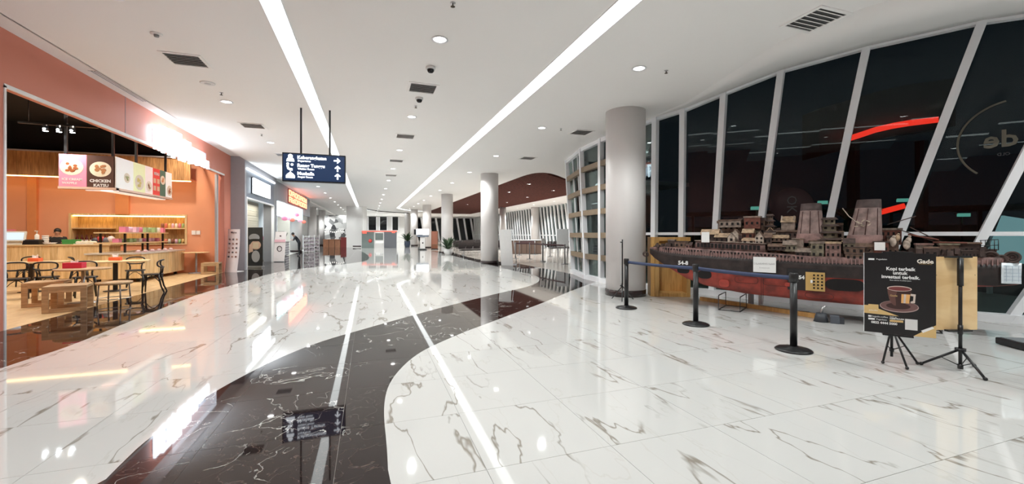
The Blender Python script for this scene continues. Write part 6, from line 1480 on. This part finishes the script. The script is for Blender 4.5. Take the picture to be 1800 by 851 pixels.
for k, (u, z) in enumerate(((-3.8, -0.55), (-2.6, -0.5), (-1.2, -0.55), (0.6, -0.15), (2.0, -0.5), (3.8, -0.55))):
    b = MB(); b.ball((0, 0, 0), 0.16, 10, 8, (1, 1, 0.8)); c = COLS[k % 3]
    tag(ob('hanging_ornament', b, mat('lit '+CN[k % 3], c, 0.5, em=c, es=0.6), loc=(SX+0.13, 31.3+u, 2.95+z)), 'pink red paper ornament under the cyan panel, %s from the near end' % 'first second third fourth fifth sixth'.split()[k], 'ornament', 'paper ornaments')
for k, (y, h_, c) in enumerate(((26.9, 1.1, (0.62, 0.66, 0.68)), (31.6, 0.95, (0.42, 0.42, 0.45)))):
    o = thing('shop_counter', ('pale counter at the near end of the third shop', 'grey slatted display counter where the leaning person stands')[k], 'counter', (SX-0.75, y, 0))
    part('body', mat('counter body %s' % 'pale grey'.split()[k], c, 0.5), o, lambda b: b.b2((-0.3, -0.6, 0.05), (0.3, 0.9, h_))); part('top', WPAINT, o, lambda b: b.b2((-0.35, -0.65, h_), (0.35, 0.95, h_+0.05)))
    for q in range(5): part('slat', FRAMEW, o, lambda b: b.b2((0.3, -0.6, 0.12+0.17*q), (0.32, 0.9, 0.16+0.17*q)))
    for q in range(4):
        b = MB(); b.box((0, 0, 0.1), (0.14, 0.2, 0.2)); tag(ob('product_box', b, mat(CN[(q+k*3) % 7]+' packaging', COLS[(q+k*3) % 7], 0.4), loc=(SX-0.75, y-0.4+0.35*q, h_+0.05)), '%s box on the %s counter of the third shop' % (CN[(q+k*3) % 7], ('pale', 'grey slatted')[k]), 'box', 'boxes on the far counters')
# display shelves near the leaning person
x, y = PD(552, 27.5)
for k, px in enumerate((543, 552)):
    x, y = PD(px-40*0, 33+2.5*k); o = thing('display_shelf', ('open white display shelf right of the leaning person', 'second open white display shelf farther along the left shops')[k], 'shelf', (x, y, 0), 0.2, 'display shelves')
    for q in range(5): part('shelf', WPAINT, o, lambda b: b.box((0, 0, 0.1+0.3*q), (0.8, 0.4, 0.03)))
    for sx in (-1, 1): part('side', FRAMEW, o, lambda b: b.box((sx*0.4, 0, 0.7), (0.03, 0.4, 1.4)))
    part('goods', mat('mixed goods', (0.35, 0.3, 0.33), 0.6, var=0.6, scale=12), o, lambda b: [b.box((-0.3+0.15*i, 0, 0.2+0.3*q), (0.1, 0.25, 0.16)) for i in range(5) for q in range(4)])
# left background wall beyond, mural and wooden stall
b = MB(); b.b2((-9.2, 36, 0), (-9.0, 75, 4.55)); struct('wall_left', b, WPAINT)
mx0, mx1 = PD(571, 52), PD(609, 52)
m_, t_, bb_ = nt('mural'); MATS['mural'] = m_
vor = t_.nodes.new('ShaderNodeTexVoronoi'); vor.inputs['Scale'].default_value = 1.6; tcn = t_.nodes.new('ShaderNodeTexCoord'); t_.links.new(tcn.outputs['Object'], vor.inputs['Vector'])
nn = t_.nodes.new('ShaderNodeTexNoise'); nn.inputs['Scale'].default_value = 1.3; nn.inputs['Detail'].default_value = 6; t_.links.new(vor.outputs['Color'], nn.inputs['Vector'])
rp = ramp(t_, [(0.40, (0.05, 0.05, 0.055)), (0.5, (0.45, 0.45, 0.45)), (0.58, (0.75, 0.74, 0.73))]); t_.links.new(nn.outputs['Fac'], rp.inputs[0]); t_.links.new(rp.outputs[0], bb_.inputs['Base Color'])
a = math.atan2(mx1[1]-mx0[1], mx1[0]-mx0[0]); o = thing('mural_wall', 'black and white mural wall panel far down the left side behind the stall', 'mural', ((mx0[0]+mx1[0])/2, (mx0[1]+mx1[1])/2, 0), a)
part('panel', m_, o, lambda b: b.box((0, 0, 1.9), (math.dist(mx0, mx1), 0.12, 3.8)))
p0, p1 = PD(609, 45), PD(638, 45); a = math.atan2(p1[1]-p0[1], p1[0]-p0[0])
o = setting('wall_box', ((p0[0]+p1[0])/2, (p0[1]+p1[1])/2, 0)); o.rotation_euler = (0, 0, a)
part('panel', WPAINT, o, lambda b: b.box((0, 0.6, CH/2), (math.dist(p0, p1), 1.2, CH))); part('skirting', DSKIRT, o, lambda b: b.box((0.25, -0.01, 0.14), (0.9, 0.03, 0.12)))
x, y = PD(588, 46); o = thing('wooden_stall', 'low brown wooden stall in front of the black and white mural', 'stall', (x, y, 0), -0.2)
ST = wood('stall wood', (0.26, 0.10, 0.05), (0.42, 0.20, 0.11))
for k in range(3): part('crate', ST, o, lambda b: (b.box((-0.85+0.62*k, 0, 0.42), (0.56, 0.5, 0.84)),)); 
part('counter_top', ST, o, lambda b: b.box((-0.2, 0, 0.86), (2.0, 0.6, 0.05))); part('canopy_lamps', emit('white string lamps', (1, 0.97, 0.9), 2.5), o, lambda b: [b.ball((-1.0+0.2*k, 0, 1.75+0.08*math.sin(k)), 0.05, 6, 4) for k in range(11)])
part('stand_frame', BLACKM, o, lambda b: (b.tube([(-1.1, 0, 0), (-1.1, 0, 1.85), (1.1, 0, 1.85), (1.1, 0, 0)], 0.03, 6),)); part('red_panel', mat('dark red cloth', (0.22, 0.03, 0.03), 0.7), o, lambda b: b.box((1.1, 0, 0.55), (0.8, 0.4, 1.1)))
# kiosk at the far centre
o = thing('centre_kiosk', 'grey glass fronted kiosk with red trim and a white till front at the far end', 'kiosk', PD(667, 43.7)+(0,), -0.33)
KG = mat('kiosk grey green', (0.20, 0.24, 0.23), 0.4)
part('left_panel', KG, o, lambda b: b.box((-1.2, 0, 0.85), (1.3, 0.12, 1.7))); part('right_panel', mat('kiosk slate', (0.16, 0.17, 0.19), 0.4), o, lambda b: b.box((1.15, 0, 0.85), (1.3, 0.12, 1.7)))
part('till_front', WPAINT, o, lambda b: (b.box((-0.02, 0, 0.25), (1.05, 0.12, 0.5)), b.box((-0.5, 0, 1.0), (0.1, 0.12, 1.6)), b.box((0.46, 0, 1.0), (0.1, 0.12, 1.6)), b.box((0, 0, 0.78), (0.9, 0.1, 0.1)))); part('till_window', KG, o, lambda b: b.box((0, 0.06, 1.2), (0.9, 0.05, 0.75)))
part('red_trim', mat('coral trim', (0.75, 0.16, 0.12), 0.4, em=(0.8, 0.15, 0.1), es=0.5), o, lambda b: (b.box((0, -0.02, 1.75), (3.7, 0.14, 0.10)), b.box((-1.55, -0.08, 1.66), (0.45, 0.04, 0.3)), b.box((1.5, -0.08, 1.70), (0.35, 0.04, 0.25)))); part('red_star', REDP, o, lambda b: b.ball((-0.95, -0.09, 0.75), 0.2, 6, 4, (1, 0.15, 1)))
part('roof', WPAINT, o, lambda b: b.box((0, 0.6, 1.84), (3.7, 1.3, 0.08)))
# bright display kiosk, cabinet, plants, by the columns
o = thing('display_kiosk', 'slim blue grey kiosk with a blank bright white screen before the round columns', 'kiosk', PD(743, 38.5)+(0,), -0.2)
KB = mat('kiosk blue grey', (0.18, 0.22, 0.28), 0.4)
part('pedestal', WPAINT, o, lambda b: b.box((0, 0, 0.65), (0.45, 0.3, 1.1)), bevel=0.02); part('base', BLACKM, o, lambda b: b.box((0, 0, 0.05), (0.7, 0.5, 0.1))); part('desk', KB, o, lambda b: b.box((0, 0, 1.28), (1.1, 0.45, 0.14)))
part('screen', emit('white screen', (0.92, 0.96, 1.0), 2.2), o, lambda b: b.box((0, -0.06, 1.68), (1.15, 0.05, 0.55)), bevel=0.01); part('screen_back', BLACKM, o, lambda b: b.box((-0.35, 0.05, 1.66), (0.9, 0.15, 0.5))); part('logo_spot', BLACKM, o, lambda b: b.ball((0.02, -0.155, 0.65), 0.07, 8, 6, (1, 0.2, 1)))
o = thing('brown_cabinet', 'tall red brown cabinet beside the bright display kiosk', 'cabinet', PD(764, 39.5)+(0,), -0.2)
CABW = wood('cabinet wood', (0.22, 0.07, 0.03), (0.33, 0.13, 0.07)); part('body', CABW, o, lambda b: b.box((0, 0, 0.9), (0.6, 0.6, 1.7))); part('plinth', DSKIRT, o, lambda b: b.box((0, 0, 0.05), (0.65, 0.62, 0.1))); part('door', mat('door tone', (0.36, 0.14, 0.09), 0.4), o, lambda b: b.box((0, -0.31, 1.1), (0.5, 0.03, 1.2)))
LEAF = mat('dark green leaf', (0.035, 0.075, 0.03), 0.5, var=0.4)
def palm_pot(px, d, label, s_=1.0, potm=WPAINT, hp=0.42):
    o = thing('potted_palm', label, 'plant', PD(px, d)+(0,), rnd.uniform(0, 3), 'potted plants')
    part('pot', potm, o, lambda b: b.lathe([(0.20*s_, 0), (0.27*s_, hp*0.5), (0.28*s_, hp), (0.25*s_, hp), (0.24*s_, hp-0.04)], 24)); part('soil', mat('soil', (0.04, 0.03, 0.02), 0.9), o, lambda b: b.lathe([(0.0, hp-0.05), (0.25*s_, hp-0.05)], 16))
    for k in range(26):
        a = k*2.399; ln = s_*(0.9+0.35*rnd.random()); el_ = rnd.uniform(0.5, 1.3)
        def f(b):
            rows = []
            for q in range(7):
                t_ = q/6; r = ln*t_*math.cos(el_)*0.9; z = hp-0.05+ln*math.sin(el_)*t_*1.15-0.35*ln*t_*t_; w_ = 0.085*s_*math.sin(math.pi*min(1, t_*0.95+0.05))+0.004
                c = Vector((r*math.cos(a), r*math.sin(a), z)); n_ = Vector((-math.sin(a), math.cos(a), 0))*w_; rows.append([c-n_, c+Vector((0, 0, 0.015)), c+n_, c-Vector((0, 0, 0.004))])
            b.grid(rows, True)
        part('frond', LEAF, o, f)
palm_pot(788, 29.3, 'bushy potted palm in a round white pot in front of the third round column', 1.15)
palm_pot(716, 46, 'tall dark potted plant between the far columns', 1.2, mat('dark blue pot', (0.05, 0.07, 0.12), 0.4), 0.7)
# ------------------------------------------------------------------ waiting area on the right
GB = mat('grey barrier metal', (0.12, 0.12, 0.125), 0.4)
def small_post(px, d, label):
    x, y = PD(px, d); o = thing('queue_post', label, 'barrier post', (x, y, 0), 0, 'queue posts in the waiting area')
    part('base', GB, o, lambda b: b.lathe([(0.18, 0), (0.18, 0.015), (0.03, 0.035)], 20)); part('pole', GB, o, lambda b: b.cyl((0, 0, 0.03), 0.032, 0.95, 12)); return (x, y)
qs = [(906, 25), (931, 24.5), (954, 22.5), (967, 27), (993, 20.5), (913, 29), (940, 29.5)]
QP = []
names = 'nearest the A frame sign;second from the A frame sign;in the middle of the queue lane;behind the middle one;nearest the timber barred window;in the back row left;in the back row middle'.split(';')
for (px, d), nm in zip(qs, names): QP.append(small_post(px, d, 'grey queue post '+nm))
def qbelt(i, j, lab):
    P, Q = Vector((*QP[i], 0.92)), Vector((*QP[j], 0.92)); b = MB(); t = (Q-P).normalized(); P += t*0.03; Q -= t*0.03; n_ = Vector((-t.y, t.x, 0))*0.002
    b.grid([[c-n_-Vector((0, 0, .04)), c-n_+Vector((0, 0, .04)), c+n_+Vector((0, 0, .04)), c+n_-Vector((0, 0, .04))] for c in (P, Q)], True); tag(ob('queue_belt', b, mat('maroon black belt', (0.06, 0.02, 0.025), 0.7)), lab, 'belt', 'queue belts')
qbelt(0, 1, 'dark queue belt beginning at the post by the A frame sign'); qbelt(1, 2, 'dark queue belt running to the middle queue post'); qbelt(2, 4, 'dark queue belt running to the post by the timber barred window'); qbelt(5, 6, 'dark queue belt of the back row')
x, y = PD(892, 19.6); o = thing('a_frame_sign', 'tall white A frame banner standing right of the round column', 'sign', (x, y, 0), -0.75)
part('front_sheet', WHITEP, o, lambda b: b.box((0, -0.16, 0.84), (0.62, 0.015, 1.7), rx=0.17)); part('rear_leg', FRAMEW, o, lambda b: [b.tube([(sx*0.25, 0.0, 1.66), (sx*0.25, 0.55, 0.01)], 0.016, 6) for sx in (-1, 1)]); part('top_clip', FRAMEW, o, lambda b: b.box((0, 0, 1.68), (0.64, 0.05, 0.04))); part('foot_bar', FRAMEW, o, lambda b: b.box((0, 0.54, 0.02), (0.5, 0.03, 0.03)))
o = thing('white_desk_screen', 'pale partition panel beside the timber barred window in the waiting area', 'partition', PD(989, 26)+(0,), -0.3); part('panel', mat('pale partition', (0.55, 0.57, 0.58), 0.5), o, lambda b: b.box((0, 0, 1.25), (0.75, 0.08, 1.1))); [part('leg', GB, o, lambda b: b.box((sx*0.3, 0, 0.35), (0.04, 0.3, 0.7))) for sx in (-1, 1)]
o = thing('floor_sign', 'small white sign on a pole in the queue lane', 'sign', PD(955, 22.0)+(0,)); part('pole', GB, o, lambda b: b.cyl((0, 0, 0), 0.015, 1.0, 8)); part('plate', WHITEP, o, lambda b: b.box((0, 0, 1.12), (0.22, 0.02, 0.26))); part('base', GB, o, lambda b: b.cyl((0, 0, 0), 0.12, 0.015, 14))
def bench(label):
    o = thing('waiting_bench', label, 'bench', (0, 0, 0), 0, 'dark metal waiting benches')
    M1 = mat('dark perforated metal', (0.06, 0.05, 0.05), 0.4, 0.5)
    for k in range(4):
        part('seat', M1, o, lambda b: b.box((-0.9+0.6*k, 0, 0.42), (0.52, 0.46, 0.03), rx=0.05), bevel=0.01); part('backrest', M1, o, lambda b: b.box((-0.9+0.6*k, 0.26, 0.68), (0.52, 0.03, 0.46), rx=0.2), bevel=0.01)
    part('beam', GB, o, lambda b: b.box((0, 0.05, 0.35), (2.4, 0.06, 0.06)))
    for sx in (-1, 1): part('leg', CHROME, o, lambda b: (b.box((sx*0.9, 0.05, 0.18), (0.04, 0.05, 0.34)), b.box((sx*0.9, 0.05, 0.015), (0.05, 0.5, 0.03))))
    return o
bn = bench('x'); first = True; k = 0
for px, d in ((815, 37), (826, 33), (838, 41), (835, 29), (878, 31), (895, 38), (912, 42), (985, 33), (945, 42)):
    x, y = PD(px, d); lab = 'row of dark metal waiting seats, %s from the round columns towards the windows' % 'first second third fourth fifth sixth seventh eighth ninth'.split()[k]; k += 1
    if first: bn.location = (x, y, 0); bn.rotation_euler = (0, 0, 0.3); tag(bn, lab, 'bench'); first = False
    else: dup(bn, (x, y, 0), 0.3, label=lab)
for px, d, lab in ((925, 31, 'brown reception desk at the middle of the waiting area'),):
    o = thing('reception_desk', lab, 'desk', PD(px, d)+(0,), -0.3); part('body', DSKIRT, o, lambda b: b.box((0, 0, 0.5), (2.2, 0.6, 1.0))); part('top', WPAINT, o, lambda b: b.box((0, 0, 1.03), (2.3, 0.7, 0.05)))
    for k in range(6): part('panel', mat('muted brown panel', (0.13, 0.08, 0.06), 0.6), o, lambda b: b.box((-0.92+0.37*k, -0.31, 0.5), (0.34, 0.02, 0.92)))
